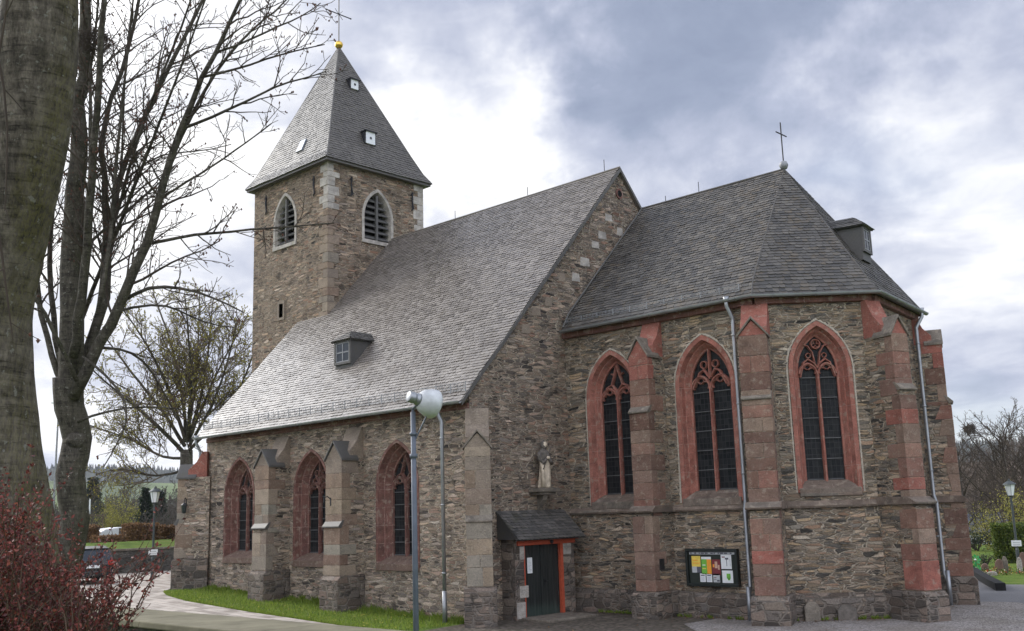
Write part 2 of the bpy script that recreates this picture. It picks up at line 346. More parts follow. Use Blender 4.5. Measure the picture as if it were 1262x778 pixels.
def wood_door():
    m, nt, b = newmat('door_wood'); uv = UV(nt)
    sep = nd(nt, 'ShaderNodeSeparateXYZ', {0: uv})
    n = noise(nt, vmth(nt, 'MULTIPLY', uv, (14., 1.2, 1)).outputs[0], 1., 5).outputs[0]
    pk = mth(nt, 'FRACT', mth(nt, 'MULTIPLY', sep.outputs[0], 7.5))
    gr = sstep(nt, mth(nt, 'ABSOLUTE', mth(nt, 'SUBTRACT', pk, .5)), .5, .42)
    c = ramp(nt, n, [(.3, (.010, .012, .011)), (.7, (.030, .033, .030))])
    wear = mth(nt, 'MULTIPLY', sstep(nt, mth(nt, 'ADD', sep.outputs[1], mth(nt, 'MULTIPLY', n, -.5)), .25, -.05), .22)
    c = mixc(nt, wear, c, (.09, .15, .12))
    finish(nt, b, c, .5, .35, gr, .01, 1.0); return m
M['door'] = wood_door()
def glass_lead():
    m, nt, b = newmat('leaded_glass'); uv = UV(nt)
    br = nd(nt, 'ShaderNodeTexBrick', {'Vector': uv, 'Color1': (0, 0, 0, 1), 'Color2': (1, 1, 1, 1), 'Mortar': (.5, .5, .5, 1), 'Scale': 1., 'Mortar Size': .006, 'Mortar Smooth': .1,
        'Brick Width': .125, 'Row Height': .16}, offset=0.)
    rv = nd(nt, 'ShaderNodeSeparateColor', {0: br.outputs[0]}).outputs[0]
    n = noise(nt, vmth(nt, 'MULTIPLY', uv, (20., 2.4, 1)).outputs[0], 1., 5, .7).outputs[0]
    c = ramp(nt, rv, [(0, (.004, .005, .006)), (.5, (.009, .010, .011)), (1, (.020, .021, .021))])
    c = mixc(nt, mth(nt, 'MULTIPLY', sstep(nt, n, .52, .72), .5), c, (.05, .052, .052))
    c = mixc(nt, br.outputs['Fac'], c, (.035, .035, .036))
    h = mth(nt, 'ADD', mth(nt, 'MULTIPLY', rv, .6), n)
    finish(nt, b, c, mth(nt, 'ADD', .3, mth(nt, 'MULTIPLY', rv, .3)), .16, h, .006, .6); return m
M['glass'] = glass_lead(); M['bar'] = plain('saddle_bar_iron', (.10, .10, .10), .6, .3, 0, .3, 5.)
# ------------------------------------------------------------------ terrain
def hz(x, y):
    h = min(max(-x*.042, 0), .66)
    if y < -17.2: h = max(h, 1.3)
    if x < -60: h -= min((-60-x)*.03, 24)
    if y > 50: h -= min((y-50)*.075, 4)
    return h
def mat_ground():
    m, nt, b = newmat('ground_turf'); v = OBJ(nt)
    n = noise(nt, v, 1.1, 6, .65).outputs[0]; n2 = noise(nt, v, 30., 4).outputs[0]
    c = ramp(nt, n, [(.3, (.06, .10, .016)), (.5, (.10, .155, .026)), (.65, (.14, .165, .04))])
    c = mixc(nt, mth(nt, 'MULTIPLY', sstep(nt, n2, .45, .75), .5), c, (.12, .15, .035))
    finish(nt, b, c, .95, .1, n2, .04); return m
def mat_path():
    m, nt, b = newmat('path_pavers'); uv = UV(nt)
    br = nd(nt, 'ShaderNodeTexBrick', {'Vector': uv, 'Color1': (0, 0, 0, 1), 'Color2': (1, 1, 1, 1), 'Mortar': (.5, .5, .5, 1), 'Scale': 1., 'Mortar Size': .012, 'Brick Width': .5, 'Row Height': .3})
    rv = nd(nt, 'ShaderNodeSeparateColor', {0: br.outputs[0]}).outputs[0]
    n = noise(nt, uv, 2.2, 6, .65).outputs[0]; n2 = noise(nt, uv, 30., 3).outputs[0]
    c = ramp(nt, mth(nt, 'ADD', mth(nt, 'MULTIPLY', rv, .4), mth(nt, 'MULTIPLY', n, .6)), [(.3, (.24, .205, .17)), (.5, (.40, .35, .30)), (.68, (.5, .44, .38))])
    c = mixc(nt, mth(nt, 'MULTIPLY', br.outputs['Fac'], .6), c, (.16, .14, .11))
    finish(nt, b, c, .8, .25, mth(nt, 'ADD', n2, mth(nt, 'MULTIPLY', br.outputs['Fac'], -1.)), .01); return m
def mat_gravel():
    m, nt, b = newmat('grey_gravel'); v = OBJ(nt)
    vo = nd(nt, 'ShaderNodeTexVoronoi', {'Vector': v, 'Scale': 26.}); vr = nd(nt, 'ShaderNodeSeparateColor', {0: vo.outputs['Color']}).outputs[0]
    n = noise(nt, v, .8, 5).outputs[0]
    c = ramp(nt, vr, [(0, (.14, .125, .115)), (.5, (.25, .225, .205)), (1, (.40, .37, .34))])
    c = mixc(nt, mth(nt, 'MULTIPLY', sstep(nt, n, .4, .7), .45), c, (.14, .115, .085))
    finish(nt, b, c, .9, .2, vo.outputs['Distance'], .03); return m
def mat_cobble():
    m, nt, b = newmat('brown_cobbles'); v = OBJ(nt)
    vo = nd(nt, 'ShaderNodeTexVoronoi', {'Vector': v, 'Scale': 8., 'Randomness': .6}); vr = nd(nt, 'ShaderNodeSeparateColor', {0: vo.outputs['Color']}).outputs[0]
    n = noise(nt, v, 20., 5).outputs[0]
    c = ramp(nt, vr, [(0, (.075, .062, .05)), (.5, (.12, .098, .08)), (1, (.17, .14, .115))])
    c = mixc(nt, sstep(nt, vo.outputs['Distance'], .3, .75), c, (.05, .045, .03))
    finish(nt, b, c, .85, .2, mth(nt, 'SUBTRACT', mth(nt, 'MULTIPLY', n, .3), vo.outputs['Distance']), .03); return m
def mat_asphalt():
    m, nt, b = newmat('asphalt'); v = OBJ(nt)
    n = noise(nt, v, .5, 6, .6).outputs[0]; n2 = noise(nt, v, 60., 3).outputs[0]
    c = ramp(nt, mth(nt, 'ADD', mth(nt, 'MULTIPLY', n, .7), mth(nt, 'MULTIPLY', n2, .3)), [(.3, (.10, .098, .10)), (.7, (.17, .165, .165))])
    finish(nt, b, c, .8, .3, n2, .01); return m
M['turf'] = mat_ground(); M['path'] = mat_path(); M['gravel'] = mat_gravel(); M['cobble'] = mat_cobble(); M['asphalt'] = mat_asphalt()
def ground():
    xs = sorted(set(list(range(-60, 61, 4)) + [-22.6, 0, -80, -110, -150, -220, -320, -500, -800, -1300, -2300, 90, 140, 250, 500, 1200, 1800]))
    ys = sorted(set(list(range(-60, 61, 4)) + [-17.19, -17.21, -90, -150, -300, -600, -1200, 80, 120, 180, 260, 400, 700, 1300, 2300]))
    b = MB(); vs = [(x, y, hz(x, y)) for y in ys for x in xs]; k = len(xs)
    b.add(vs, [(j*k+i, j*k+i+1, (j+1)*k+i+1, (j+1)*k+i) for j in range(len(ys)-1) for i in range(k-1)])
    tag(b.build('ground', M['turf']), kind='structure')
ground()
M['haze'] = bpy.data.materials.new('haze'); M['haze'].use_nodes = True
def haze():
    nt = M['haze'].node_tree; nt.nodes.clear(); o = nd(nt, 'ShaderNodeOutputMaterial'); v = nd(nt, 'ShaderNodeVolumePrincipled', {'Color': (.86, .91, 1., 1), 'Density': 1.2e-4, 'Anisotropy': .2})
    nt.links.new(v.outputs[0], o.inputs['Volume']); b = MB(); b.bx(-2400, 1900, -1300, 2400, -32, 130); tag(b.build('haze', M['haze'], uv=False), kind='stuff')
haze()
def strip(name, rows, mat, dz):
    """rows: (x, y0, y1) cross-sections west to east"""
    b = MB(); R2 = []
    for a, c in zip(rows, rows[1:]):
        n = max(1, int(abs(c[0]-a[0])/1.0))
        for i in range(n): R2.append(tuple(p+(q-p)*i/n for p, q in zip(a, c)))
    R2.append(rows[-1]); vs = []
    for x, y0, y1 in R2: vs += [(x, y0, hz(x, y0)+dz), (x, y1, hz(x, y1)+dz)]
    b.add(vs, [(2*i, 2*i+2, 2*i+3, 2*i+1) for i in range(len(R2)-1)])
    return tag(b.build(name, mat), kind='structure')
strip('paved_path', [(-40, 2.0, 9.5), (-30, -1.5, 8.0), (-24, -4.5, 4.5), (-19, -6.5, 1.5), (-15.6, -7.0, -.6), (-14.4, -7.0, -1.7), (-13, -7, -2.3), (-11, -7, -2.7), (-7, -7, -2.85), (-2.3, -7, -2.75), (1, -7, -2.7), (6, -8, -2.9)], M['path'], .012)
def flat(name, poly, mat, z):
    b = MB(); b.add([(x, y, z) for x, y in poly], [tuple(range(len(poly)))]); return tag(b.build(name, mat), kind='structure')
flat('cobbled_yard', [(0.1, -2.4), (1.5, -2.7), (6.5, -2.9), (9, -1.5), (8.5, 2.0), (5.5, 5), (0.2, 5), (-.4, 1)], M['cobble'], .016)
flat('gravel_yard', [(5.2, 2.6), (6.2, 1.6), (9.0, -1.0), (14, -3), (17, 2), (12.6, 9.2), (10.4, 11.9), (8.8, 11.6), (5.2, 6)], M['gravel'], .022)
flat('asphalt_path', [(22, 3), (22, 18.6), (12, 18.6), (8.5, 18.8), (7.4, 18.6), (3.0, 27), (-4, 42), (-8, 40), (1.5, 24), (6.5, 14.5), (8.6, 10.5), (12.5, 6)], M['asphalt'], .010)
# ================================================================== CHURCH
rng = random.Random(7)
CH = empty('church', (0, 0, 0), 'old rubble stone church with slate roofs, pointed red sandstone windows and a square tower', 'church')
X1 = V((1, 0, 0)); Y1 = V((0, 1, 0))
NL, NW, HE, HR, RY = 14.6, 15.1, 6.17, 14.94, 7.56
CS, CN, CYC, CLC, HCE, HCR = 4.31, 13.03, 8.67, 5.87, 8.72, 13.62
c1 = V((6.97, CS, 0)); c2 = V((9.32, 6.48, 0)); c3 = V((8.75, 10.7, 0)); c4 = V((6.3, CN, 0))
def arch(a, v0, vs, R, n=12, cu=0.):
    """pointed outline, bottom left round to bottom right; arcs centred on the spring line at +-(R-a)"""
    r = math.sqrt(max(R*R-(R-a)**2, 1e-6)); th = math.asin(min(1, r/R)); cx = R-a
    L = [(cx-R*math.cos(th*i/n), vs+R*math.sin(th*i/n)) for i in range(n+1)]
    Rr = [(-u, v) for u, v in L[:-1]][::-1]
    return [(-a+cu, v0)] + [(u+cu, v) for u, v in L+Rr] + [(a+cu, v0)]
def wall(name, poly, holes, O, t, n, th, mat, parent=CH):
    """solid wall: outline with openings, face on the plane through O, th thick inwards"""
    loops = [poly]+holes; flat_ = [p for l in loops for p in l]
    tr = tessellate_polygon([[V((u, v, 0)) for u, v in l] for l in loops])
    b = MB(); N = len(flat_)
    fr = [O+t*u+Z*v for u, v in flat_]; bk = [p-n*th for p in fr]
    fs = []
    for q in tr:
        a_, b_, c_ = (V(flat_[i]) for i in q)
        s = (b_.x-a_.x)*(c_.y-a_.y)-(c_.x-a_.x)*(b_.y-a_.y)
        if abs(s) < 1e-12: continue
        if (s > 0) != (t.cross(Z).dot(n) > 0): q = (q[0], q[2], q[1])
        fs.append(tuple(q)); fs.append(tuple(i+N for i in (q[0], q[2], q[1])))
    o = 0
    for k, l in enumerate(loops):
        m = len(l); ar = sum(l[i][0]*l[(i+1) % m][1]-l[(i+1) % m][0]*l[i][1] for i in range(m))
        out = (ar > 0) != (k > 0)
        if t.cross(Z).dot(n) < 0: out = not out
        for i in range(m):
            a_, b_ = o+i, o+(i+1) % m
            fs.append((b_, a_, a_+N, b_+N) if out else (a_, b_, b_+N, a_+N))
        o += m
    b.add(fr+bk, fs); return b.build(name, mat, parent)
class Fr:                                   # local frame on a wall: u along, v up, w outwards
    def __init__(s, O, t, n): s.O, s.t, s.n = V(O), V(t), V(n)
    def __call__(s, u, v, w=0.): return s.O+s.t*u+Z*v+s.n*w
def sweep(b, F, path, wd, w0, w1, closed=False):
    """moulded bar along a path in the wall plane, chamfered towards the front"""
    k = len(path); vs = []
    for i, p in enumerate(path):
        p0 = path[(i-1) % k] if (closed or i) else p; p1 = path[(i+1) % k] if (closed or i < k-1) else p
        d = V((p1[0]-p0[0], p1[1]-p0[1])); d = d.normalized() if d.length > 1e-9 else V((0, 1)); q = (-d.y, d.x)
        for s_, w_ in ((-.5, w0), (-.5, w0+(w1-w0)*.45), (-.2, w1), (.2, w1), (.5, w0+(w1-w0)*.45), (.5, w0)):
            vs.append(F(p[0]+q[0]*s_*wd, p[1]+q[1]*s_*wd, w_))
    fs = []
    for i in range(k if closed else k-1):
        j = (i+1) % k
        for c in range(6): fs.append((i*6+c, i*6+(c+1) % 6, j*6+(c+1) % 6, j*6+c))
    if not closed: fs += [(5, 4, 3, 2, 1, 0), tuple((k-1)*6+c for c in range(6))]
    b.add(vs, fs)
def arc(cx, cy, r, a0, a1, n=10): return [(cx+r*math.cos(RAD(a0+(a1-a0)*i/n)), cy+r*math.sin(RAD(a0+(a1-a0)*i/n))) for i in range(n+1)]
def loft(b, F, o1, w1, o2, w2, flip=False):
    k = len(o1); vs = [F(u, v, w1) for u, v in o1]+[F(u, v, w2) for u, v in o2]
    b.add(vs, [(i, k+i, k+i+1, i+1) if not flip else (i, i+1, k+i+1, k+i) for i in range(k-1)])
def gothic(F, cu, a, v0, vs, apex, ring, splay, depth, mat, style, border=True, bars=6, parent=CH, hood=0):
    rise = apex-vs; R = (a*a+rise*rise)/(2*a)
    o0 = arch(a, v0, vs, R, cu=cu); o1 = arch(a-ring, v0, vs, R-ring, cu=cu); o2 = arch(a-ring-splay, v0, vs, R-ring-splay, cu=cu); o3 = arch(a-ring-splay-.05, v0, vs, R-ring-splay-.05, cu=cu)
    b = MB(); W = .02
    loft(b, F, o0, -.06, o0, W); loft(b, F, o0, W, o1, W)
    q1 = [(cu+(p[0]-cu)*1, p[1]) for p in o1]
    mid = arch(a-ring-splay*.35, v0, vs, R-ring-splay*.35, cu=cu); mid2 = arch(a-ring-splay*.5, v0, vs, R-ring-splay*.5, cu=cu)
    loft(b, F, q1, W, mid, -depth*.42); loft(b, F, mid, -depth*.42, mid2, -depth*.46); loft(b, F, mid2, -depth*.46, o2, -depth+.06); loft(b, F, o2, -depth+.06, o3, -depth+.04); loft(b, F, o3, -depth+.04, o3, -depth-.12)
    win = b.build('window', mat, parent)
    ai = a-ring-splay-.05; Ri = R-ring-splay-.05; ri = math.sqrt(Ri*Ri-(Ri-ai)**2)
    g = MB(); vsg = [F(u, v, -depth-.03) for u, v in o3]; g.add(vsg, [tuple(range(len(vsg)))[::-1]]); vsb = [F(u, v, -depth-.09) for u, v in o3]; g.add(vsb, [tuple(range(len(vsb)))])
    loft(g, F, o3, -depth-.03, o3, -depth-.09)
    g.build('glass', M['glass'], win)
    # tracery
    tr = MB(); w0, w1 = -depth-.02, -depth+.10; mw = .10
    sp = vs-.10
    sweep(tr, F, [(cu, v0), (cu, sp+.05)], mw, w0, w1+.012)
    h = ai/2; rl = h*1.12
    for s in (-1, 1):
        cc = cu+s*h
        R2 = (h*h+rl*rl)/(2*h)
        lan = arch(h-.02, sp-.02, sp, R2, 8, cc); sweep(tr, F, lan[1:-1], .075, w0, w1)
        for k in (-1, 1):                                   # cusps of the trefoil head
            sweep(tr, F, arc(cc+k*h*.42, sp+rl*.22, h*.40, 90-k*130, 90+k*60, 6), .04, w0, w1-.03)
        sweep(tr, F, arc(cc, sp+rl*.56, h*.36, -10, 190, 6), .04, w0, w1-.03)
    top = vs+ri
    yc = sp+rl
    if style == 'flow':                                      # curving mouchettes
        for s in (-1, 1):
            sweep(tr, F, [(cu, sp+.1), (cu+s*.06*ai, yc-.25*rl), (cu+s*.32*ai, yc+.10), (cu+s*.16*ai, yc+.36*(top-yc)+.1), (cu, top-.05)], .065, w0, w1)
            sweep(tr, F, [(cu+s*.32*ai, yc+.1), (cu+s*.62*ai, yc+.02), (cu+s*.80*ai, yc-.25)], .06, w0, w1)
            sweep(tr, F, [(cu+s*.16*ai, yc+.36*(top-yc)+.1), (cu+s*.36*ai, yc+.48*(top-yc)+.08)], .05, w0, w1-.03)
    elif style == 'drop':
        sweep(tr, F, [(cu, yc-.1), (cu, top)], .07, w0, w1)
        for s in (-1, 1):
            sweep(tr, F, [(cu+s*.03, yc-.05), (cu+s*.30*ai, yc+.18), (cu+s*.52*ai, yc+.10), (cu+s*.85*ai, yc-.30)], .065, w0, w1)
            sweep(tr, F, arc(cu+s*.30*ai, yc+.42*(top-yc), .16*ai, 0, 360, 10)[:-1], .045, w0, w1-.03, True)
    else:                                                    # circle above two curved triangles
        rc = ai*.24; cy_ = top-rc*1.75
        sweep(tr, F, arc(cu, cy_, rc, 0, 360, 16)[:-1], .05, w0, w1, True)
        for k in range(3): sweep(tr, F, arc(cu+.5*rc*math.cos(RAD(90+120*k)), cy_+.5*rc*math.sin(RAD(90+120*k)), rc*.4, 120*k-60, 120*k+240, 6), .03, w0, w1-.03)
        for s in (-1, 1):
            sweep(tr, F, [(cu, sp+.15), (cu+s*.10*ai, yc-.02), (cu+s*.45*ai, yc+.12), (cu+s*.70*ai, yc+.02), (cu+s*.93*ai, yc-.38)], .065, w0, w1)
            sweep(tr, F, [(cu+s*.10*ai, yc-.02), (cu+s*.20*ai, yc+.3), (cu+s*.42*ai, cy_-.05), (cu+s*.66*ai, cy_-.02)], .05, w0, w1)
            sweep(tr, F, arc(cu+s*.42*ai, yc+.22, .13*ai, 0, 360, 8)[:-1], .035, w0, w1-.03, True)
    tr.build('tracery', mat, win)
    for s in (-1, 1):
        for k in range(bars):
            v = v0+.35+(sp-.1-v0-.35)*k/(bars-1); bb = MB()
            bb.prism([(-.012, -.012), (.012, -.012), (.012, .012), (-.012, .012)], F(cu+s*ai/2, v, -depth+.005), F.n, Z, F.t, -ai/2+.03, ai/2-.03)
            bb.build('saddle_bar', M['bar'], win)
    s = MB(); sill = [(-depth-.10, v0-.02), (-depth-.10, v0+.34), (-depth+.06, v0+.32), (.05, v0+.10), (.06, v0-.10), (-.05, v0-.12)]
    s.prism(sill, F(cu, 0, 0), F.n, Z, F.t, -a+ring*.3, a-ring*.3); s.build('sill', M['sillst' if depth > .4 else 'strc'], win, bevel=.012)
    if border:
        mb = MB(); R_ = random.Random(int(cu*100)); oo = arch(a+.02, v0, vs, R+.02, 26, cu)
        o4 = []
        for i, (u, v) in enumerate(oo):
            e = .02+.045*R_.random(); du = u-cu; q = V((du, max(0, v-vs)+.0)); q = q.normalized() if q.length > 0 else V((1, 0)); o4.append((u+q.x*e, v+q.y*e))
        loft(mb, F, o4, .006, oo, .008); mb.build('mortar_border', M['mortar'], win)
    return win, arch(a-.02, v0-.03, vs, R-.02, cu=cu)
# ---- nave walls
FS = Fr((0, 0, 0), X1, -Y1); FE = Fr((0, 0, 0), Y1, X1)
holes = []
for cu, st in ((-12.22, 'flow'), (-7.75, 'drop'), (-3.27, 'flow')):
    dz = .0 if cu > -5 else (.06 if cu > -9 else .13)
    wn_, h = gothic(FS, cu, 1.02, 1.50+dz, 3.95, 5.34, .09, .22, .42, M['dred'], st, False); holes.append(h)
wall('nave_wall', [(-NL+.012, -.4), (-.012, -.4), (-.012, 6.1), (-NL+.012, 6.1)], holes, V((0, 0, 0)), X1, -Y1, .9, M['nave'])
prof = [(-.40, 6.20), (.35, 7.02), (1.2, 7.93), (RY, HR)]       # south slope profile (y, z) with a flared foot
gp = [(.006, -.4), (NW-.006, -.4), (NW-.006, 6.4), (NW-1.2, 7.85), (RY, HR-.06), (1.2, 7.87), (.35, 6.95), (.006, 6.5)]
wall('gable_wall', gp, [], V((0, 0, 0)), Y1, X1, .9, M['gable'])
wall('gable_wall', [(-y, z) for y, z in gp], [], V((-NL, 0, 0)), -Y1, -X1, .9, M['nave'])
wall('nave_wall', [(.012, -.4), (NL-.012, -.4), (NL-.012, 6.1), (.012, 6.1)], [], V((0, NW, 0)), -X1, Y1, .9, M['nave'])
b = MB(); b.bx(-NL+.02, -.02, -.05, .25, 6.0, 6.16); b.build('eaves_course', M['dred'], CH)
# ---- slates
def slates(b, rails, course=.16, wid=.23, seed=1, th=.015, skip=None):
    R_ = random.Random(seed)
    for (L0, R0), (L1, R1) in zip(rails, rails[1:]):
        L0, R0, L1, R1 = V(L0), V(R0), V(L1), V(R1)
        h = (R0-L0).normalized(); up = (L1-L0)-h*(L1-L0).dot(h); sl_ = up.length; up.normalize(); n = h.cross(up)
        if n.z < 0: n = -n
        rows = max(1, round(sl_/course)); st = sl_/rows
        uL = lambda s: (L1-L0).dot(h)*s/sl_
        w0_ = (R0-L0).length; uR = lambda s: w0_+((R1-R0).dot(h))*s/sl_
        for i in range(rows):
            s0 = i*st-.035; s1 = (i+1)*st+.01
            a0, a1, q0, q1 = uL(max(s0, 0)), uR(max(s0, 0)), uL(min(s1, sl_)), uR(min(s1, sl_))
            u = a0-R_.random()*wid
            while u < a1:
                w_ = wid*(.75+.5*R_.random()); e = u+w_
                l0, r0_, l1, r1_ = max(u, a0), min(e-.004, a1), max(u, q0), min(e-.004, q1)
                if r0_-l0 > .03:
                    if r1_ < l1: l1 = r1_ = min(max((l1+r1_)/2, q0), q1) if q1 > q0 else (q0+q1)/2
                    lf = th*(1+.9*R_.random()); tl = (R_.random()-.5)*.005; sg = s0+(R_.random()-.5)*.012
                    def P(uu, ss, k):
                        q = L0+h*uu+up*ss; return q+n*(k+.012+.020*mnoise.noise(q*.55)+.010*mnoise.noise(q*1.7))
                    b.add([P(l0, sg+.03, lf-tl), P(l0+(r0_-l0)*.3, sg, lf), P(r0_, sg+.006, lf+tl), P(r1_, s1, .001), P(l1, s1, .001)],
                          [(0, 1, 2, 3, 4)], R_.random())
                    b.add([P(l0, sg+.03, lf-tl), P(l0+(r0_-l0)*.3, sg, lf), P(r0_, sg+.006, lf+tl), P(l0, sg+.03, -.01), P(l0+(r0_-l0)*.3, sg, -.01), P(r0_, sg+.006, -.01)],
                          [(0, 3, 4, 1), (1, 4, 5, 2)], .1)
                u = e
def under(b, rails, th=.09):
    for (L0, R0), (L1, R1) in zip(rails, rails[1:]):
        L0, R0, L1, R1 = V(L0), V(R0), V(L1), V(R1)
        n = (R0-L0).cross(L1-L0); n = n.normalized() if n.z > 0 else -n.normalized()
        q = [L0, R0, R1, L1]; t_ = [p-n*.004 for p in q]; d_ = [p-n*th for p in q]
        b.add(t_+d_, [(0, 1, 2, 3), (7, 6, 5, 4), (0, 4, 5, 1), (1, 5, 6, 2), (2, 6, 7, 3), (3, 7, 4, 0)], .15)
b = MB()
rail = [((-NL-.12, y, z), (.10, y, z)) for y, z in prof]
slates(b, rail, .135, .21, 3); under(b, rail)
prN = [(2*RY-y, z) for y, z in prof]; railN = [((.10, y, z), (-NL-.12, y, z)) for y, z in prN]
slates(b, railN, .33, .5, 4); under(b, railN)
b.tube([(-NL-.12, RY, HR+.02), (.1, RY, HR+.02)], .05, 6)
nave_roof = b.build('nave_roof', M['slateN'], CH)
# verge strip on the east gable
b = MB()
for s in (1, -1):
    for (y0, z0), (y1, z1) in zip(prof, prof[1:]):
        Y0, Y2 = (y0, y1) if s > 0 else (2*RY-y0, 2*RY-y1)
        b.add([(.10, Y0, z0-.13), (.10, Y2, z1-.13), (.10, Y2, z1+.015), (.10, Y0, z0+.015), (.13, Y0, z0-.13), (.13, Y2, z1-.13), (.13, Y2, z1+.015), (.13, Y0, z0+.015)],
              [(0, 1, 2, 3), (7, 6, 5, 4), (0, 4, 5, 1), (2, 6, 7, 3), (0, 3, 7, 4), (1, 5, 6, 2)])
b.build('verge_board', M['slateD'], nave_roof)
def snow_guard(p0, p1, up, parent, hgt=.26):
    b = MB(); p0, p1 = V(p0), V(p1); L = (p1-p0).length; d = (p1-p0)/L
    for k in (.05, hgt*.55, hgt): b.tube([p0+Z*k, p1+Z*k], .009, 4)
    n = int(L/.62)
    for i in range(n+1):
        q = p0+d*(L*i/n); b.tube([q-Z*.08, q+Z*(hgt+.02)], .014, 4); b.tube([q+Z*hgt, q+up*.35+Z*.02], .008, 4)
    m = int(L/.13)
    for i in range(m): q = p0+d*(L*(i+.5)/m); b.tube([q+Z*.05, q+Z*hgt], .004, 3, False)
    b.build('snow_guard', M['zincd'], parent)
snow_guard((-NL, -.16, 6.50), (0.02, -.16, 6.50), V((0, 1, 1)).normalized(), nave_roof)
def gutter(pts, parent=CH, r=.075):
    b = MB(); pts = [V(p) for p in pts]
    cs = [(math.cos(RAD(a))*r, math.sin(RAD(a))*r) for a in range(180, 361, 30)]; vs = []
    for i, p in enumerate(pts):
        t = (pts[min(i+1, len(pts)-1)]-pts[max(i-1, 0)]); t.z = 0; t.normalize(); nn = V((t.y, -t.x, 0))
        for cx, cy in cs: vs.append(p+nn*cx+Z*cy)
        for cx, cy in cs[::-1]: vs.append(p+nn*cx*.88+Z*(cy*.88+.004))
    k = 2*len(cs)
    b.add(vs, [(i*k+j, i*k+(j+1) % k, (i+1)*k+(j+1) % k, (i+1)*k+j) for i in range(len(pts)-1) for j in range(k)]+[tuple(range(k))[::-1], tuple((len(pts)-1)*k+j for j in range(k))])
    for a, c in zip(pts, pts[1:]):
        L = (c-a).length; t = (c-a)/L; n = max(1, int(L/.9))
        for i in range(n): b.tube([a+t*(L*(i+.5)/n)+V((t.y, -t.x, 0))*(math.cos(RAD(q))*(r+.008))+Z*(math.sin(RAD(q))*(r+.008)) for q in range(180, 361, 36)], .01, 4)
    b.build('gutter', M['zinc'], parent, smooth=False)
gutter([(-NL-.15, -.47, 6.19), (.10, -.47, 6.19)])
def downpipe(top, out, wallp, zb, parent=CH, kinks=()):
    """swan neck from the gutter to the wall, then straight down; out = outward direction"""
    b = MB(); top = V(top); wallp = V(wallp); r = .055
    pts = [top+Z*.05, top-Z*.10, top-Z*.18, wallp.xy.to_3d()+Z*(top.z-.52), wallp.xy.to_3d()+Z*(top.z-.62)]
    for zk, o_ in kinks: pts += [wallp.xy.to_3d()+V(pts[-1]-wallp).xy.to_3d()*0+V(out)*o_[0]+Z*(zk+.18), wallp.xy.to_3d()+V(out)*o_[1]+Z*(zk-.06)]
    last = pts[-1]; pts.append(V((last.x, last.y, zb)))
    b.tube(pts, r, 10)
    b.tube([top+Z*.08, top-Z*.08], [.09, .06], 10)
    zc = top.z-1.0
    while zc > zb+.3:
        q = wallp.xy.to_3d()+Z*zc; oo = V(out)*(kinks[-1][1][1] if kinks and zc < kinks[-1][0] else 0)
        b.tube([q+oo-Z*.025, q+oo+Z*.025], r+.012, 10); zc -= 1.9
    b.tube([V((last.x, last.y, zb+.02)), V((last.x, last.y, zb+1.0))], r+.012, 10)
    b.build('downpipe', M['zinc'], parent, smooth=True)
downpipe((-.90, -.47, 6.19), (0, -1, 0), (-.80, -.36, 0), -.1)
downpipe((-14.60, -.47, 6.19), (0, -1, 0), (-14.56, -.30, 0), .5)
# ---- nave roof dormer
def dormer(O, out, w_, h_, parent, D, sl=None):
    """little slated roof window; O is the foot centre of its front, D how far it runs back"""
    out = V(out); t = Z.cross(out); O = V(O); hw = w_/2
    b = MB(); b.prism([(-hw, -.25), (hw, -.25), (hw, h_), (-hw, h_)], O, t, Z, -out, 0.02, D, r=.3); d = b.build('dormer', M['slateD'], parent)
    r = MB(); ov = .10; F = lambda u, v, k: O+t*u+Z*v-out*k
    e = hw+ov; zt = h_+.0; rh = .36
    rL = [(F(-e, zt, D+.2), F(-e, zt, -.10)), (F(0, zt+rh, D+.2), F(0, zt+rh, .34))]
    rR = [(F(e, zt, -.10), F(e, zt, D+.2)), (F(0, zt+rh, .34), F(0, zt+rh, D+.2))]
    rF = [(F(-e, zt, -.10), F(e, zt, -.10)), (F(-.01, zt+rh, .34), F(.01, zt+rh, .34))]
    for i, ra in enumerate((rL, rR, rF)): slates(r, ra, .13, .18, 20+i); under(r, ra, .05)
    r.build('dormer_roof', M['slateD'], d)
    wf = MB(); F2 = Fr(O, t, out)
    for u0, u1, v0, v1 in ((-hw, -hw+.09, 0, h_), (hw-.09, hw, 0, h_), (-hw+.09, hw-.09, h_-.08, h_), (-hw+.09, hw-.09, 0, .08)):
        wf.prism([(u0, v0), (u1, v0), (u1, v1), (u0, v1)], O, t, Z, out, -.03, .045)
    wf.build('dormer_frame', M['slateD'], d)
    wb = MB(); iw = hw-.09
    for u0, u1, v0, v1 in ((-iw, -iw+.045, .08, h_-.08), (iw-.045, iw, .08, h_-.08), (-.02, .02, .08, h_-.08), (-iw, iw, h_*.5-.02, h_*.5+.02), (-iw, iw, .08, .12), (-iw, iw, h_-.12, h_-.08)):
        wb.prism([(u0, v0), (u1, v0), (u1, v1), (u0, v1)], O, t, Z, out, -.02, .02+(.004 if v1-v0 > .1 else 0))
    wb.build('dormer_sash', M['sash'], d)
    g = MB(); g.prism([(-iw, .08), (iw, .08), (iw, h_-.08), (-iw, h_-.08)], O, t, Z, out, -.01, .008); g.build('dormer_pane', M['dpane'], d)
    return d
dormer((-7.9, 1.42, 8.36), (0, -1, 0), .95, .86, CH, 1.7)
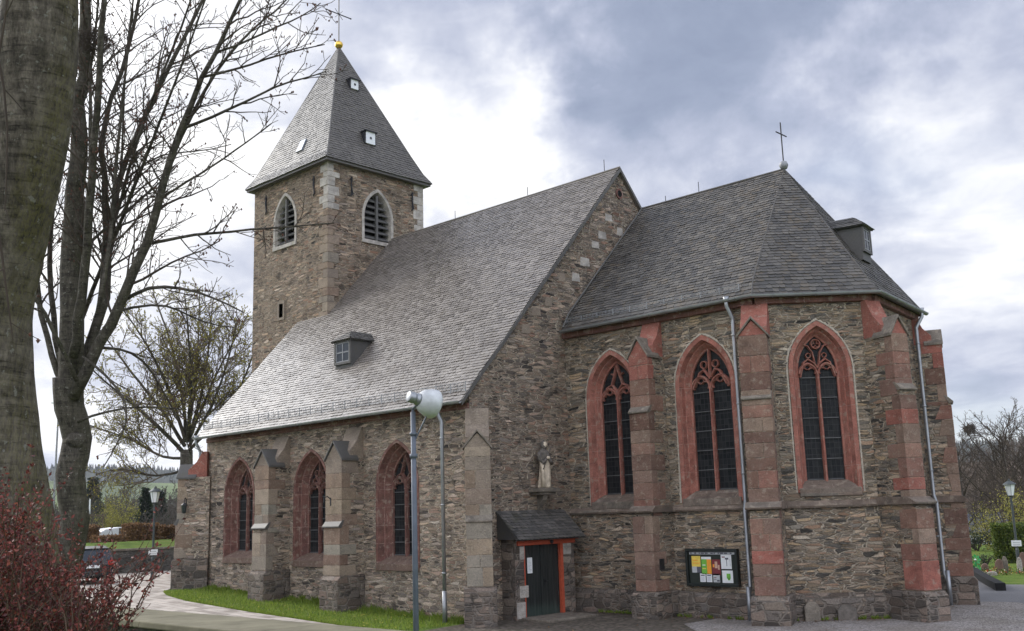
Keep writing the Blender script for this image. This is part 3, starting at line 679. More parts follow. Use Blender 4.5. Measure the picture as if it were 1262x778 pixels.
# ---- tower
TX0, TX1, TY0, TY1, HT, HA = -18.2, -12.6, 4.15, 9.4, 17.9, 24.65
TS = Fr((0, TY0, 0), X1, -Y1); TE = Fr((TX1, 0, 0), Y1, X1)
def belfry(F, cu, a, v0, vs, apex, flip):
    rise = apex-vs; R = (a*a+rise*rise)/(2*a); rg = .13
    o0 = arch(a, v0, vs, R, cu=cu); o1 = arch(a-rg, v0, vs, R-rg, cu=cu); o2 = arch(a-rg-.06, v0, vs, R-rg-.06, cu=cu)
    b = MB(); loft(b, F, o0, -.05, o0, .03); loft(b, F, o0, .03, o1, .03); loft(b, F, o1, .03, o2, -.30); loft(b, F, o2, -.30, o2, -.5)
    b.prism([(-a, v0-.14), (a, v0-.14), (a, v0+.02), (-a, v0+.02)], F(cu, 0, 0), F.t, Z, F.n, -.4, .06)
    win = b.build('belfry_window', M['lime'], CH)
    ai = a-rg-.06; n = 7
    for i in range(n):
        l = MB(); v = v0+.1+(apex-.45-v0)*i/n; hw = ai if v < vs-.1 else ai*max(.25, 1-(max(0, v-vs)/(apex-vs))**1.4)
        l.prism([(-.32, v+.20), (-.30, v+.23), (-.06, v+.03), (-.08, v)], F(cu, 0, 0), F.n, Z, F.t, -hw+.01, hw-.01); l.build('louvre', M['louvre'], win)
    m_ = MB(); m_.prism([(-.05, v0), (.05, v0), (.05, apex-.3), (-.05, apex-.3)], F(cu, 0, 0), F.t, Z, F.n, -.14, -.02); m_.build('mullion', M['louvre'], win)
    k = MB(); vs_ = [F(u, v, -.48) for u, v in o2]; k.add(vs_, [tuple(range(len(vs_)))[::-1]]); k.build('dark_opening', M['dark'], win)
    return win, arch(a-.03, v0-.08, vs, R-.03, cu=cu)
_, h1 = belfry(TE, 6.78, .86, 14.72, 15.75, 17.1, 0); _, h2 = belfry(TS, -15.72, .88, 14.78, 15.8, 17.15, 0)
sm = [(-16.1, 11.6), (-15.8, 11.6), (-15.8, 12.2), (-16.1, 12.2)]
wall('tower_wall', [(TX0+.012, 0), (TX1-.012, 0), (TX1-.012, HT), (TX0+.012, HT)], [h2, sm[:]], V((0, TY0, 0)), X1, -Y1, .9, M['tower'])
wall('tower_wall', [(TY0+.006, 0), (TY1-.006, 0), (TY1-.006, HT), (TY0+.006, HT)], [h1], V((TX1, 0, 0)), Y1, X1, .9, M['tower'])
wall('tower_wall', [(-TX1+.012, 0), (-TX0-.012, 0), (-TX0-.012, HT), (-TX1+.012, HT)], [], V((0, TY1, 0)), -X1, Y1, .9, M['tower'])
wall('tower_wall', [(-TY1+.006, 0), (-TY0-.006, 0), (-TY0-.006, HT), (-TY1+.006, HT)], [], V((TX0, 0, 0)), -Y1, -X1, .9, M['tower'])
b = MB()
for u0, u1, v0, v1 in ((-16.22, -16.1, 11.48, 12.33), (-15.8, -15.68, 11.48, 12.33), (-16.1, -15.8, 12.2, 12.33), (-16.1, -15.8, 11.48, 11.6)): b.prism([(u0, v0), (u1, v0), (u1, v1), (u0, v1)], TS(0, 0), X1, Z, -Y1, -.3, .025)
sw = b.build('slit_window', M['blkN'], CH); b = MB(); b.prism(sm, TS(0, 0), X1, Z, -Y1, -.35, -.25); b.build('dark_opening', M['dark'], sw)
def quoins(x, y, sx, sy, z0, z1, mat, name, seed):
    R_ = random.Random(seed); z = z0; k = 0
    while z < z1-.1:
        h = min(.24+.2*R_.random(), z1-z); la, lb = (.52, .26) if k % 2 else (.26, .5); la += .1*R_.random(); lb += .1*R_.random()
        e = .012+.012*R_.random(); b = MB()
        b.bx(min(x+sx*e, x-sx*la), max(x+sx*e, x-sx*la), min(y+sy*e, y-sy*lb), max(y+sy*e, y-sy*lb), z+.006, z+h-.006); b.r = [R_.random()]*len(b.f); b.build(name, mat, CH, bevel=.012); z += h; k += 1
quoins(TX1, TY0, 1, -1, 15.75, HT-.05, M['lime'], 'quoin_stone', 1)
quoins(TX1, TY0, 1, -1, 8.5, 15.72, M['blkN'], 'quoin_stone', 2)
quoins(TX1, TY1, 1, 1, 15.6, HT-.05, M['lime'], 'quoin_stone', 3)
def spire():
    b = MB(); cx, cy = (TX0+TX1)/2, (TY0+TY1)/2; hx, hy = (TX1-TX0)/2, (TY1-TY0)/2
    lv = [(1.0, .30, HT-.02), (1.0, .02, HT+.42), (.86, 0, HT+1.32), (.015, 0, HA)]
    def cor(sx, sy, l): k, o, z = l; return V((cx+sx*(hx*k+o), cy+sy*(hy*k+o), z))
    for i, (a, c) in enumerate((((-1, -1), (1, -1)), ((1, -1), (1, 1)), ((1, 1), (-1, 1)), ((-1, 1), (-1, -1)))):
        ra = [(cor(*a, l), cor(*c, l)) for l in lv]; slates(b, ra, .135 if i < 2 else .4, .2 if i < 2 else .5, 40+i); under(b, ra, .08)
        b.tube([cor(*a, l)+Z*.01 for l in lv], .035, 5)
    b.bx(TX0-.26, TX1+.26, TY0-.26, TY1+.26, HT-.14, HT-.05)
    sp_ = b.build('tower_roof', M['slateT'], CH)
    E_ = lambda u, s: V((cx+hx*(1-s)*.99, cy+u, HT+.4+(HA-HT-.4)*s))        # point on the east slope
    for u, s, k in ((-.12, .15, .5), (.03, .63, .4)):
        p = E_(u, s); h = MB(); h.bx(p.x-.35, p.x+.16, p.y-k/2, p.y+k/2, p.z-.02, p.z+k*1.05)
        ho = h.build('roof_hatch', M['white'], sp_)
        h = MB(); h.box((p.x+.165, p.y, p.z+k*.5), (.012, .1, .1)); h.bx(p.x-.5, p.x+.24, p.y-k/2-.09, p.y+k/2+.09, p.z+k*1.05+.002, p.z+k*1.05+.05)
        h.bx(p.x-.4, p.x+.13, p.y-k/2-.06, p.y-k/2-.004, p.z-.04, p.z+k*1.05); h.bx(p.x-.4, p.x+.13, p.y+k/2+.004, p.y+k/2+.06, p.z-.04, p.z+k*1.05)
        h.build('hatch_trim', M['iron'], sp_)
    p = V((-15.0, cy-hy*(1-.14)-.02, HT+.4+(HA-HT-.4)*.14)); an = math.atan2(HA-HT-.4, hy)
    h = MB(); h.box(p, (.42, .62, .14), Matrix.Rotation(an, 3, 'X')); h.build('skylight', M['pane'], sp_)
    g = MB(); g.lathe([(.001, -.2), (.1, -.17), (.17, -.09), (.2, 0), (.17, .1), (.1, .17), (.001, .2)], (cx, cy, HA+.2), 16)
    g.tube([(cx, cy, HA-.1), (cx, cy, HA+.05)], [.09, .06], 10); g.build('finial_ball', M['gold'], sp_, smooth=True)
    c = MB(); z = HA+.38; c.tube([(cx, cy, z-.1), (cx, cy, z+2.35)], .026, 6); c.tube([(cx, cy-.68, z+1.38), (cx, cy+.68, z+1.38)], .026, 6)
    for k in (-1, 1):
        for q in (-1, 1): c.tube([(cx, cy, z+1.38), (cx, cy+.22*k, z+1.38+.22*q)], .012, 4)
    for q in ((0, -.7, 1.38), (0, .7, 1.38), (0, 0, 2.38)): c.lathe([(.001, -.05), (.045, 0), (.001, .05)], (cx, cy+q[1], z+q[2]), 6)
    c.build('cross', M['iron'], sp_)
spire()
for F, u in ((TS, -13.55), (TE, 5.35), (TE, 8.75), (TS, -17.2)):
    b = MB(); b.tube([F(u-.08, 17.2, .04), F(u+.02, 17.35, .05), F(u-.03, 16.95, .06), F(u+.06, 16.6, .05), F(u-.04, 16.5, .04)], .03, 5)
    b.tube([F(u, 16.55, .03), F(u, 17.3, .03)], .025, 5)
    b.build('wall_anchor', M['iron'], CH)
# ---- choir walls
def face(a, c):
    t = (c-a); L = t.length; t.normalize(); return Fr(a, t, V((t.y, -t.x, 0))), L
CF1, L1_ = Fr((0, CS, 0), X1, -Y1), 6.97
CF2, L2_ = face(c1, c2); CF3, L3_ = face(c2, c3); CF4, L4_ = face(c3, c4)
hs = []
for cu, st in ((1.83, 'flow'), (5.2, 'drop')):
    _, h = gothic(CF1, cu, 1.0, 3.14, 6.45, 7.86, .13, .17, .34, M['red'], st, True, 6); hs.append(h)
wall('choir_wall', [(-.0, -.3), (L1_, -.3), (L1_, 8.62), (0, 8.62)], hs, CF1.O, X1, -Y1, .9, M['choir'])
_, h = gothic(CF2, 1.66, .86, 3.30, 6.62, 7.95, .12, .17, .34, M['red'], 'ring', True, 6)
wall('choir_wall', [(.004, -.3), (L2_-.004, -.3), (L2_-.004, 8.62), (.004, 8.62)], [h], c1, CF2.t, CF2.n, .9, M['choir'])
_, h = gothic(CF3, L3_/2, .86, 3.30, 6.62, 7.95, .12, .17, .34, M['red'], 'ring', True, 6)
wall('choir_wall', [(.0, -.3), (L3_, -.3), (L3_, 8.62), (.0, 8.62)], [h], c2, CF3.t, CF3.n, .9, M['choir'])
wall('choir_wall', [(.004, -.3), (L4_, -.3), (L4_, 8.62), (.004, 8.62)], [], c3, CF4.t, CF4.n, .9, M['choir'])
wall('choir_wall', [(0, -.3), (6.3, -.3), (6.3, 8.62), (0, 8.62)], [], c4, -X1, Y1, .9, M['choir'])
def ring_course(name, prof, mat, faces=None, bevel=0):
    """moulded course running round the choir walls: profile (w, z)"""
    for F, L, l0, l1 in faces or ((CF1, L1_, 0, 0), (CF2, L2_, 0, 0), (CF3, L3_, 0, 0), (CF4, L4_, 0, 0)):
        b = MB(); b.prism(prof, F.O, F.n, Z, F.t, -l0, L+l1); b.build(name, mat, CH, bevel=bevel)
ring_course('string_course', [(-.1, 2.90), (.08, 2.90), (.10, 2.95), (.02, 3.08), (-.1, 3.10)], M['strc'])
ring_course('wall_plinth', [(-.1, -.3), (.13, -.3), (.13, .56), (.0, .70), (-.1, .7)], M['plinth'])
ring_course('eaves_course', [(-.1, 8.42), (.12, 8.46), (.15, 8.62), (-.1, 8.62)], M['dred'])
# ---- choir roof
def off(F0, F1, p, d):      # corner point pushed out by d on both faces
    m = (F0.n+F1.n); m.normalize(); return p+m*(d/m.dot(F0.n))
def choir_roof():
    b = MB(); A = V((CLC, CYC, HCR)); A0 = V((0.13, CYC, HCR)); lv = [(.27, HCE-.06, 0), (0., HCE+.42, 0), (0, 0, 1)]
    CFn = Fr(c4, -X1, Y1)
    def cor(p, F0, F1, k):
        if k == 2: return A.copy()
        q = off(F0, F1, p, lv[k][0]-.06*k); return V((q.x, q.y, lv[k][1]))
    K1 = [cor(c1, CF1, CF2, k) for k in range(3)]; K2 = [cor(c2, CF2, CF3, k) for k in range(3)]; K3 = [cor(c3, CF3, CF4, k) for k in range(3)]; K4 = [cor(c4, CF4, CFn, k) for k in range(3)]
    W0 = [V((.13, CS-.27, lv[0][1])), V((.13, CS+.06, lv[1][1])), A0]; W4 = [V((.13, CN+.27, lv[0][1])), V((.13, CN-.06, lv[1][1])), A0]
    K2[2] = A+V((.012, -.01, 0)); K3[2] = A+V((.012, .01, 0))
    for i, (l, r) in enumerate(((W0, K1), (K1, K2), (K2, K3), (K3, K4), (K4, W4))):
        ra = list(zip(l, r))
        if i == 1 or i == 2 or i == 3: ra[2] = (A-(r[0]-l[0]).normalized()*.01, A+(r[0]-l[0]).normalized()*.01)
        slates(b, ra, 0.14 if i < 3 else .4, .21 if i < 3 else .5, 60+i); under(b, ra, .08)
    for K in (K1, K2, K3): b.tube([K[0]+Z*.02, K[1]+Z*.02, A+Z*.02], .03, 5)
    b.tube([A0+Z*.02, A+Z*.02], .045, 6)
    ro = b.build('choir_roof', M['slateC'], CH)
    g = [V((.14, CS-.34, HCE-.05))]+[off(a_, b_, p, .34)+Z*(HCE-.05) for p, a_, b_ in ((c1, CF1, CF2), (c2, CF2, CF3), (c3, CF3, CF4))]
    gutter(g)
    snow_guard(V((.2, CS-.12, HCE+.14)), V((6.6, CS-.12, HCE+.14)), V((0, 1, 1)).normalized(), ro, .22)
    b = MB(); b.lathe([(.001, -.16), (.1, -.12), (.15, 0), (.1, .12), (.001, .16)], A+Z*.16, 12); b.tube([A-Z*.1, A+Z*.1], .05, 8); b.build('finial_ball', M['zincd'], ro, smooth=True)
    b = MB(); b.tube([A+Z*.28, A+Z*1.62], .022, 5); b.tube([A+V((0, -.33, 1.22)), A+V((0, .33, 1.22))], .022, 5); b.build('cross', M['iron'], ro)
    b = MB()
    for x, h in ((2.6, .42), (1.2, .25)): b.tube([(x, CYC, HCR), (x, CYC, HCR+h)], .012, 4)
    for x, h in ((-.6, .5), (-4.4, .4), (-8.5, .4)): b.tube([(x, RY, HR), (x, RY, HR+h)], .012, 4)
    b.build('lightning_rods', M['iron'], CH)
    b = MB(); p0 = V((.16, CS-.25, HCE+.02)); p1 = V((.16, CS+.06, HCE+.5))
    for a_, c_ in ((p0, p1), (p1, A0+V((.05, 0, 0)))):
        b.tube([a_+Z*.05, c_+Z*.05], .035, 5)
    b.build('lead_flashing', M['slateD'], ro)
    m3 = (K2[1]+K3[1])/2; e = .34; p = m3.lerp(A, e); n3 = CF3.n
    dormer(p+n3*.55-Z*.38+CF3.t*-.3, n3, .74, .8, CH, 1.3)
choir_roof()
downpipe((6.30, CS-.34, HCE-.05), (0, -1, 0), (6.36, CS-.17, 0), -.1, kinks=((2.98, (0., .06)), (.72, (.06, .16))))
pq = off(CF3, CF4, c3, .34)-CF3.t*.55; qq = CF3(L3_-.55, 0, .17); downpipe((pq.x, pq.y, HCE-.05), CF3.n, (qq.x, qq.y, 0), 0., kinks=((2.98, (0., .06)), (.72, (.06, .16))))
# ---- buttresses
def buttress(foot, d, w_, zs, ds, mats, ztop, zt, gh, string=None, zg=-.3, pw=.12, capo=.05, slabk=.62, facing=None, redz=99):
    """foot on the wall, d outward; ds = depths (plinth, lower, middle, upper); zs = heights (plinth top, lower offset, drip)"""
    d = V(d).normalized(); t = Z.cross(d); foot = V(foot); hw = w_/2; dp, d1, d2, d3 = ds; zp, zl, zd = zs
    b = MB(); prof = [(-.25, zp), (d1, zp), (d1, zl), (d2, zl+.16), (d2, zd), (d3, zd+.14), (d3, zt), (-.25, zt)]
    b.prism(prof, foot, d, Z, t, -hw, hw); o = b.build('buttress', mats[0], CH, bevel=.018)
    R_ = random.Random(int(foot.x*31+foot.y*17)); fb = MB(); z = zp+.02; k_ = R_.randint(0, 1)
    while z < zt-.08:
        h_ = min(R_.uniform(.30, .52), zt-z); 
        if zt-z-h_ < .15: h_ = zt-z
        dz = d1 if z+h_*.5 < zl else (d2 if z+h_*.5 < zd else d3)
        if zl-.05 < z+h_ < zl+.2 and z < zl: h_ = max(.12, zl-z)
        if zd-.1 < z+h_ < zd+.2 and z < zd: h_ = max(.12, zd-z)
        e = R_.uniform(.006, .016); k_ ^= 1; mi = 1 if z > redz or (redz < 50 and R_.random() < .03) else 0
        if w_ > .6 and R_.random() < .35:
            sp = R_.uniform(-.12, .12)
            fb.prism([(dz-R_.uniform(.2, .55), z+.005), (dz+e, z+.005), (dz+e, z+h_-.005), (dz-.3, z+h_-.005)], foot, d, Z, t, -hw-e, sp-.004, mi, R_.random())
            fb.prism([(dz-R_.uniform(.2, .55), z+.005), (dz+e*.7, z+.005), (dz+e*.7, z+h_-.005), (dz-.3, z+h_-.005)], foot, d, Z, t, sp+.004, hw+e, mi, R_.random())
        else:
            rt = (.58 if k_ else .26)+R_.uniform(-.05, .1); fb.prism([(dz-rt, z+.005), (dz+e, z+.005), (dz+e, z+h_-.005), (dz-rt, z+h_-.005)], foot, d, Z, t, -hw-e, hw+e, mi, R_.random())
        z += h_
    fb.build('facing_stones', [facing, M['blkR']], o, bevel=.012)
    p = MB(); p.prism([(-.25, zg), (dp, zg), (dp, zp-.10), (d1+.01, zp+.012), (-.25, zp+.012)], foot, d, Z, t, -hw-pw, hw+pw); p.build('plinth', M['plinth'], o, bevel=.025)
    c = MB(); c.prism([(d2-.05, zd-.07), (d2+.07, zd-.05), (d2+.07, zd-.01), (d3-.02, zd+.17), (d3-.1, zd+.17)], foot, d, Z, t, -hw-.025, hw+.025); c.build('drip_course', mats[3], o, bevel=.008)
    if string:
        c = MB(); c.prism([(-.1, string-.05), (d1+.08, string-.05), (d1+.10, string), (d2+.02, string+.14), (-.1, string+.16)], foot, d, Z, t, -hw-.10, hw+.10); c.build('string_course', M['strc'], o, bevel=.01)
    s = MB(); zk = zt+gh*slabk; s.prism([(-.12, zt-.02), (-.12, ztop), (.06, ztop), (d3*.30, zk+(ztop-zk)*.42), (d3*.62, zk), (d3*.62, zt-.02)], foot, d, Z, t, -hw+.012, hw-.012); s.build('weathering_slab', mats[1], o, bevel=.012)
    g = MB(); g.prism([(-hw, zt+.002), (hw, zt+.002), (0, zt+gh-.04)], foot, t, Z, d, .1, d3-.012); g.build('gablet', mats[2], o)
    c = MB(); e = hw+capo; k = .055; sl_ = gh/hw
    for sg in (-1, 1): c.prism([(0, zt+gh), (sg*e, zt+gh-sl_*e), (sg*e, zt+gh-sl_*e+k*1.4), (0, zt+gh+k*1.4)], foot, t, Z, d, d3*.28, d3+.05)
    c.build('cap_stone', mats[3], o, bevel=.01)
    return o
cm = (M['choir'], M['blkR'], M['blkR'], M['greyst']); FC = M['blkC']; FN = M['blkN']
buttress((3.48, CS, 0), (0, -1, 0), .66, (.72, 2.8, 5.78), (1.12, .98, .88, .80), cm, 8.48, 7.40, .50, 2.95, facing=FC, redz=6.35)
a_ = RAD(22.5)
buttress(c1+V((0, 0, 0)), (math.sin(a_), -math.cos(a_), 0), .74, (.72, 2.8, 5.8), (1.25, 1.05, .93, .86), cm, 8.46, 7.48, .44, 2.95, facing=FC, redz=8)
buttress(c2, (math.cos(a_), -math.sin(a_), 0), .54, (.74, 2.8, 5.92), (1.33, 1.19, 1.02, .92), cm, 8.46, 7.40, .44, 2.97, facing=FC, redz=7.0)
buttress(c3, (math.cos(a_), math.sin(a_), 0), .74, (.80, 2.85, 5.9), (.97, .87, .77, .68), cm, 8.46, 7.66, .40, 2.98, pw=.06, facing=FC, redz=6.9)
nm = (M['brown'], M['dred'], M['dred'], M['slateD'])
for x in (-9.4, -5.33):
    g = hz(x, 0); buttress((x, 0, 0), (0, -1, 0), .82, (1.12+g*.6, 1.9, 2.78), (1.06, .93, .93, .86), (M['nave'], M['blkN'], M['blkN'], M['slateD']), 5.86, 4.86, .50, None, -.2, .06, .07, .5, facing=FN)
q = .7071
buttress((.15, .15, 0), (q, -q, 0), .70, (1.04, 1.9, 2.84), (1.02, .80, .80, .74), (M['nave'], M['blkN'], M['blkN'], M['greyst']), 6.0, 4.86, .42, None, -.2, .1, .06, .7, facing=FN)
buttress((-NL, 0, 0), (-q, -q, 0), .74, (1.7, 2.2, 3.0), (1.1, 1.02, 1.0, .95), (M['nave'], M['blkR'], M['blkR'], M['slateD']), 5.66, 4.72, .42, None, -.1, .08, .07, facing=FN)
b = MB(); bl = c2+V((math.cos(a_), -math.sin(a_), 0))*1.0; dd = V((math.cos(a_), -math.sin(a_), 0)); tt = Z.cross(dd)
b.prism([(.55, .775), (1.215, .775), (1.215, 1.5), (.55, 1.5)], c2, dd, Z, tt, -.29, .29); b.build('sandstone_block', M['red'], CH, bevel=.015)
# ---- porch
def porch():
    D = .55; b = MB()
    b.bx(.002, D, 1.14, 1.52, -.2, 2.28); b.bx(.002, D, 3.2, 3.72, -.2, 2.28); b.bx(.002, D-.05, 1.52, 3.2, 2.22, 2.28)
    po = b.build('porch_wall', M['plinth'], CH, bevel=.015)
    for y0, z0, z1 in ((1.5, 1.68, 2.05), (1.16, .05, .5), (3.22, 1.75, 2.08), (1.3, .62, .95)): b = MB(); b.bx(D-.2, D+.012, y0-.16 if y0 > 1.4 and y0 < 2 else y0, (y0+.03) if y0 > 1.4 and y0 < 2 else y0+.36, z0, z1); b.build('quoin_stone', M['lime'], po, bevel=.01)
    r = MB(); ra = [((.86, .95, 2.26), (.86, 3.9, 2.26)), ((.02, .95, 3.06), (.02, 3.9, 3.06))]
    slates(r, ra, .12, .17, 80); under(r, ra, .06)
    r.add([(.82, .98, 2.25), (.02, .98, 2.25), (.02, .98, 3.02), (.82, 1.02, 2.25), (.02, 1.02, 2.25), (.02, 1.02, 3.02)], [(0, 1, 2), (5, 4, 3), (0, 3, 4, 1), (1, 4, 5, 2), (2, 5, 3, 0)], .3)
    r.build('porch_roof', M['slateD'], CH)
    b = MB(); b.bx(D-.1, D+.06, 1.22, 3.72, 2.075, 2.225); b.bx(D+.062, D+.09, 1.15, 3.85, 2.19, 2.262); l = b.build('lintel', M['redwood'], CH, bevel=.008)
    b = MB(); b.bx(D-.08, D-.01, 1.52, 1.57, 0, 2.072); b.build('door_jamb', M['redwood'], CH)
    b = MB(); b.bx(D-.08, D+.015, 3.08, 3.2, 0, 2.072); b.build('door_jamb', M['redwood'], CH)
    d = MB(); d.bx(D-.16, D-.10, 1.57, 2.32, .05, 2.072); d.bx(D-.16, D-.10, 2.335, 3.08, .05, 2.072); d.bx(D-.098, D-.07, 2.29, 2.36, .06, 2.07); do = d.build('door', M['door'], CH)
    h = MB(); h.tube([(D-.1, 2.46, 1.02), (D-.03, 2.46, 1.02), (D-.03, 2.56, 1.02)], .013, 6); h.box((D-.092, 2.46, 1.0), (.012, .05, .2)); h.build('handle', M['iron'], do)
    b = MB(); b.lathe([(.001, -.07), (.05, -.03), (.06, .03), (.001, .07)], (D+.1, 2.62, 2.14), 8); b.build('porch_lamp', M['iron'], l)
    s = MB(); s.prism([(D-.1, 1.35), (1.75, 1.2), (1.75, 3.3), (D-.1, 3.35)], (0, 0, 0), X1, Y1, Z, -.05, .075); s.build('door_step', M['greyst'], CH, bevel=.02)
porch()
# details set into the walls
for F, u, v, su_, sv_ in ((FE, 2.5, 8.6, .4, .3), (FE, 3.6, 9.6, .35, .3), (FE, 6.5, 12.3, .45, .28), (FE, 6.1, 11.9, .4, .25), (FE, 5.5, 11.2, .5, .3), (FE, 6.9, 13.0, .4, .26), (FE, 7.5, 12.6, .35, .3), (FE, 5.0, 10.6, .4, .3), (FE, 7.1, 11.7, .4, .25), (FE, 4.3, 10.5, .35, .3), (FE, 3.0, 9.2, .42, .26)):
    b = MB(); b.prism([(-su_/2, -sv_/2), (su_/2, -sv_/2+.02), (su_/2-.02, sv_/2), (-su_/2+.03, sv_/2)], F(u, v), F.t, Z, F.n, -.05, .006)
    b.build('pale_stone', M['lime' if v > 10.5 else 'blkN'], CH, bevel=.006)
b = MB(); b.prism(arc(0, 0, .19, 0, 360, 14)[:-1], FE(RY-.02, 14.0), Y1, Z, X1, -.02, .05); og = b.build('gable_oculus', M['dred'], CH)
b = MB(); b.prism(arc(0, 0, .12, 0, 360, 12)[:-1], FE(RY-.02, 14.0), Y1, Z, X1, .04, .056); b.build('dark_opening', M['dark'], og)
b = MB(); SY = 2.83
b.bx(.002, .46, SY-.46, SY+.46, 3.60, 3.72); b.bx(.002, .38, SY-.36, SY+.36, 3.52, 3.598)
b.prism([(0, 3.52), (.30, 3.52), (.24, 3.36), (.10, 3.22), (0, 3.08)], (0.002, SY, 0), X1, Z, Y1, -.10, .10)
b.build('statue_bracket', M['greyst'], CH, bevel=.012)
# ================================================================== THINGS ON THE CHURCH
def statue():
    b = MB(); n = 40; rows = [(.20, 0), (.215, .06), (.19, .30), (.175, .62), (.165, .82), (.19, .98), (.185, 1.08), (.12, 1.14), (.07, 1.17), (.062, 1.21)]
    c = V((.24, SY, 3.72)); o = len(b.v); k = len(rows)
    for i, (r, z) in enumerate(rows):
        for j in range(n):
            a = 2*math.pi*j/n; fold = 1+(.11*math.sin(a*9+z*1.6)+.06*math.sin(a*5-z*3))*max(0, 1-z/1.0)
            x = r*fold*.82*math.cos(a)+.02*math.sin(z*2.5); y = r*fold*1.0*math.sin(a)+(.03*math.sin(z*3))
            b.v.append((c.x+x, c.y+y, c.z+z))
    for i in range(k-1):
        for j in range(n):
            b.f.append((o+i*n+j, o+i*n+(j+1) % n, o+(i+1)*n+(j+1) % n, o+(i+1)*n+j)); b.r.append(.5); b.m.append(1 if rows[i][1] >= .82 else 0)
    b.f.append(tuple(range(o+n-1, o-1, -1))); b.r.append(.5); b.m.append(0)
    h = c+V((.03, .02, 1.29)); b.lathe([(.001, -.12), (.05, -.11), (.082, -.05), (.09, .02), (.075, .08), (.04, .115), (.001, .125)], h, 14, 0)      # head
    b.tube([h+V((.085, 0, .01)), h+V((.108, 0, -.02)), h+V((.085, 0, -.035))], [.012, .018, .014], 6)
    b.lathe([(.085, -.14), (.105, -.05), (.104, .04), (.08, .1), (.001, .14)], h+V((-.025, 0, .005)), 14, 1)                                       # hair
    for s in (-1, 1):
        b.tube([c+V((.0, s*.17, 1.05)), c+V((.05, s*.235, .86)), c+V((.15, s*.19, .74)), c+V((.19, s*.05, .86))], [.07, .065, .058, .04], 9, m=1)
        b.lathe([(.001, -.05), (.035, -.03), (.04, .01), (.001, .05)], c+V((.20, s*.03, .90)), 8, 0)
    b.tube([c+V((.17, -.20, .55)), c+V((.17, .14, 1.18))], .017, 6, m=1)
    b.tube([c+V((-.02, -.2, 1.0)), c+V((.10, -.18, .7)), c+V((.13, -.17, .35)), c+V((.1, -.16, .03))], [.05, .06, .06, .07], 8, m=0)
    o = b.build('statue', [M['cream'], M['stain']], smooth=True); tag(o, 'weathered cream stone saint in a long robe on a bracket above the porch', 'statue')
M['cream'] = plain('weathered_cream', (.50, .42, .32), .85, .2, 0, .45, 7., .02)
M['stain'] = plain('weathered_dark', (.12, .105, .09), .85, .2, 0, .5, 9., .02)
statue()
M['board'] = plain('board_frame', (.012, .016, .014), .4, .4, 0, .3, 9.)
M['felt'] = plain('board_back', (.028, .034, .028), .85, .2, 0, .2, 30.)
M['paper'] = plain('paper', (.72, .73, .72), .7, .3, 0, .05, 9.)
def flatcol(n, c): M[n] = plain(n, c, .6, .3, 0, .15, 14.); return M[n]
for n, c in (('yellow', (.75, .55, .10)), ('green', (.16, .42, .06)), ('orange', (.8, .32, .04)), ('maroon', (.18, .035, .04)), ('skin_tone', (.55, .36, .26)), ('ink', (.10, .10, .12)), ('lilac', (.36, .36, .45)), ('print_grey', (.45, .46, .46))): flatcol(n, c)
def notice_board():
    x0, x1, z0, z1, y = 4.27, 5.95, .86, 1.87, CS
    r = empty('notice_board', (x0, y, z0), 'black framed notice board with colourful posters on the choir wall', 'notice board'); P = lambda x: x-x0; Q = lambda z: z-z0
    W, H = x1-x0, z1-z0; f = MB()
    for a in ((0, W, 0, .07), (0, W, H-.07, H), (0, .07, .07, H-.07), (W-.07, W, .07, H-.07)): f.bx(a[0], a[1], -.15, -.012, a[2], a[3])
    f.build('frame', M['board'], r, bevel=.008)
    p = MB(); p.bx(.07, W-.07, -.06, -.012, .07, H-.07); p.build('back_panel', M['felt'], r)
    h = MB(); h.bx(.10, W-.12, -.075, -.062, H-.155, H-.085); h.build('header_strip', M['print_grey'], r)
    R_ = random.Random(4); hs = MB(); x = .13
    while x < W-.2:
        l = .03+.09*R_.random(); hs.bx(x, x+l, -.0775, -.0755, H-.140, H-.102); x += l+.025+(.06 if R_.random() < .25 else 0)
    hs.build('header_lettering', M['ink'], r)
    def poster(x, z, w_, h_, mat, bits=()):
        b = MB(); b.bx(x, x+w_, -.066, -.062, z, z+h_); o = b.build('poster', mat, r)
        for bx_, bz, bw, bh, m in bits:
            q = MB(); q.bx(x+bx_*w_, x+(bx_+bw)*w_, -.0685, -.0665, z+bz*h_, z+(bz+bh)*h_); q.build('print', m, o)
    def lines(n, m, t=.09): return [(.12, .12+.76*i/n, .5+.26*((i*7) % 3)/2, t*.5, m) for i in range(n)]
    poster(.16, .36, .29, .45, M['yellow'], [(0, 0, .55, .36, M['print_grey']), (.55, 0, .45, .36, M['ink'])]+[(.1, .55, .8, .05, M['orange']), (.1, .72, .6, .05, M['orange'])])
    poster(.48, .32, .32, .47, M['green'], [(.55, .02, .44, .84, M['orange']), (0, .86, 1, .14, M['paper']), (.1, .3, .35, .05, M['yellow']), (.1, .5, .3, .05, M['paper'])])
    poster(.82, .30, .27, .42, M['maroon'], [(.35, .45, .3, .42, M['skin_tone']), (.1, .5, .2, .2, M['orange']), (.7, .35, .2, .3, M['skin_tone'])])
    poster(1.12, .47, .33, .38, M['paper'], [(.52, .2, .05, .55, M['ink']), (.40, .66, .32, .12, M['ink']), (.1, .8, .3, .07, M['maroon']), (.85, .2, .05, .5, M['print_grey'])])
    poster(1.13, .10, .34, .33, M['paper'], [(.42, .35, .36, .4, M['green']), (.52, .22, .2, .2, M['green'])])
    for x in (.41, .62): poster(x, .11, .18, .23, M['paper'], [(.15, .72, .7, .12, M['ink'])]+[(.15, .15+.1*i, .6, .03, M['lilac']) for i in range(5)])
    poster(.84, .11, .21, .23, M['print_grey'], [(.55, .08, .4, .2, M['ink']), (.1, .5, .4, .08, M['maroon']), (.1, .3, .4, .05, M['ink'])])
notice_board()
